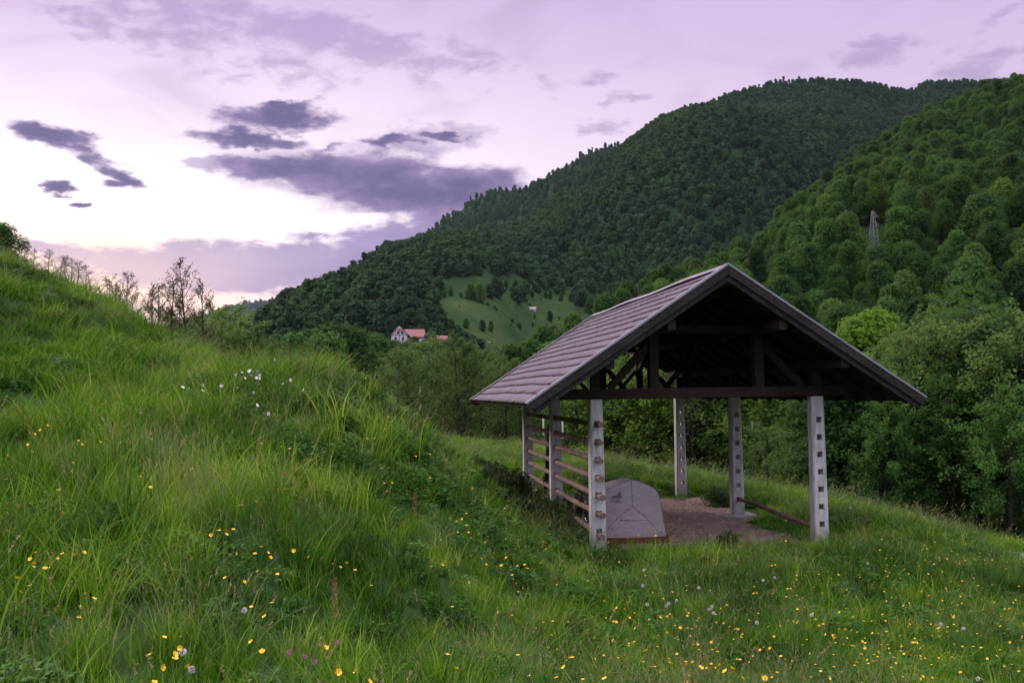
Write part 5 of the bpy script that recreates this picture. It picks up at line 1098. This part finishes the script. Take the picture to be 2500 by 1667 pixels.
# the many smaller ones
V = []; n = 0; Fc2 = []; PP = []
bv = np.array([v.co[:] for v in bl_butter.vertices]); bf = [tuple(q.vertices) for q in bl_butter.polygons]; sb = MB(); st_m = []
for k in range(620):
    c = [(2150, 1560, 220, 70), (1850, 1470, 200, 70), (2330, 1480, 120, 70), (1250, 1300, 130, 90), (1650, 1560, 180, 70), (1020, 1020, 90, 70), (1900, 1620, 300, 40), (2250, 1350, 120, 40)][k % 8]
    h = .2 + .25 * rb2.random(); p = fhit(c[0] + rb2.normal(0, c[2]), c[1] + rb2.normal(0, c[3]), h)
    if p is None or floor_mask(np.array([p[0]]), np.array([p[1]]))[0] > .3: continue
    M_ = Matrix.Rotation(rb2.random() * 6.28, 3, 'Z') @ Matrix.Rotation(rb2.normal(0, .5), 3, 'X'); s = .6 + .4 * rb2.random(); sb.add([Vector(p) + M_ @ (Vector(q) * s) for q in bv], bf)
    sb.mi = 1; sb.tube([(p[0], p[1], p[2] - h - .05), tuple(p)], .0015, 3, False); sb.mi = 0
tag(sb.build('meadow_flowers', [M_butter, M_stem]), 'scattered tiny yellow flowers dotting the grass', 'flowers', kind='stuff')
for q in [Z5(*a) for a in [(1975, 1220), (1985, 1240), (1935, 1260), (2050, 1222), (2110, 1230), (2060, 1265), (2010, 1285), (2105, 1285), (2130, 1265), (2320, 1330), (1500, 1360), (1545, 1370), (1665, 1345), (1665, 1390), (1815, 1350), (1950, 1365), (1615, 1265), (2080, 1405), (2255, 1135)]] + [ZB(*a) for a in [(73, 800), (45, 805), (285, 855), (237, 880), (50, 937), (75, 1015), (120, 1073), (367, 918), (187, 725), (145, 1070), (40, 1068), (20, 800), (90, 845)]]:
    h = .45 + .1 * rb2.random(); p = fhit(q[0], q[1], h)
    if p is not None: flower('daisy', bl_daisy, p, h, 'white ox-eye daisy in the grass on the crest of the slope', 'flower', 'daisies on the crest of the slope', tilt=.9, s=1.15, bname='daisy_head')
for q in [Z7(1403, 1150), Z7(1050, 1390), Z7(1100, 1490)] + [Z6(*a) for a in [(168, 216), (162, 305), (358, 388), (297, 420), (312, 405), (188, 412), (560, 425), (545, 440), (570, 460), (818, 515), (853, 272), (921, 258), (1132, 472), (1455, 176), (2088, 838), (1875, 525), (2005, 550), (485, 315)]] + [(2076, 1239), (1587, 1160), (1412, 1166), (1396, 1168)]:
    h = .35 + .1 * rb2.random(); p = fhit(q[0], q[1], h)
    if p is not None: flower('dandelion_clock', bl_clock, p, h, 'round whitish dandelion seed head above the grass', 'seed head', 'dandelion seed heads in the meadow', s=.85)
for q in [Z7(1750, 1415), Z7(1810, 1445), Z7(1935, 1335), Z7(1660, 1390), Z6(825, 676), Z6(842, 97), Z8(98, 415), Z8(175, 497)]:
    h = .35; p = fhit(q[0], q[1], h)
    if p is not None: flower('clover_flower', bl_clover, p, h, 'pink clover flower low in the meadow grass', 'flower', 'pink clover flowers in the meadow', s=.95)
def dock(px, py, h, label):
    p = fhit(px, py, h); 
    if p is None: return
    r = np.random.default_rng(int(px)); b_ = MB(); b_.tube([(0, 0, -h), (.01, .01, -h * .5), (0, .02, 0)], [.005, .004, .002], 5, False); b_.mi = 1
    for k in range(170): z = -h * .6 * r.random(); a = r.random() * 6.28; q = .012 + .03 * r.random() * (.4 - z / h); c = Vector((math.cos(a) * q, math.sin(a) * q, z)); u = Vector(r.normal(0, 1, 3)).normalized() * .008; v = Vector(r.normal(0, 1, 3)).normalized() * .006; b_.add([c - u, c + v, c + u, c - v], [(0, 1, 2, 3)])
    o = obj('dock_stalk', mesh('dock_stalk', b_.V, b_.Fc, [M_stem, M_dockb], b_.I), None, p); tag(o, label, 'weed', None)
dock(738, 838, .9, 'reddish brown dock stalk tallest on the crest of the slope'); dock(816, 1408, .55, 'reddish brown dock stalk in the near grass below the buttercups'); dock(632, 1066, .5, 'reddish brown dock stalk in the middle of the slope')
dock(852, 872, .7, 'brown dock stalk at the right end of the crest'); dock(1012, 1200, .5, 'brown dock stalk on the bank above the hollow')

# gravel track at the right edge
b_ = MB(); L0 = TRK
rows_ = []
for i in range(len(L0) - 1):
    for k in range(6): rows_.append(L0[i] + (L0[i + 1] - L0[i]) * k / 6)
V = []; r = np.random.default_rng(2)
for i, q in enumerate(rows_):
    wd_ = .3 + .9 * min(1, i / 9)
    for j in range(5): x, y = q[0] + .15 * wd_ * (j - 2), q[1] - wd_ * (j - 2) * .5 + r.normal(0, .03); V.append((x, y, zg(x, y) + .05))
tag(obj('track', mesh('track', V, [(i * 5 + j, i * 5 + j + 1, (i + 1) * 5 + j + 1, (i + 1) * 5 + j) for i in range(len(rows_) - 1) for j in range(4)], simple('gravel', (.36, .34, .35), .95, var=.4, scale=30))), kind='structure')
# ------------------------------------------------------------------ evening air
m_ = bpy.data.materials.new('evening_air'); m_.use_nodes = True; t = NT(m_.node_tree)
v_ = t.node('ShaderNodeVolumePrincipled', {'Color': (.62, .76, 1.0, 1), 'Density': 1.7e-5, 'Anisotropy': .2}); t.node('ShaderNodeOutputMaterial', {1: v_.outputs[0]})
b_ = MB(); b_.box((-9000, -600, -12), (9000, 8500, 2200)); tag(b_.build('haze', m_), kind='stuff')
tag(bpy.data.objects['haze'], 'thin bluish evening haze over the valley', 'haze')
#@@NEXT
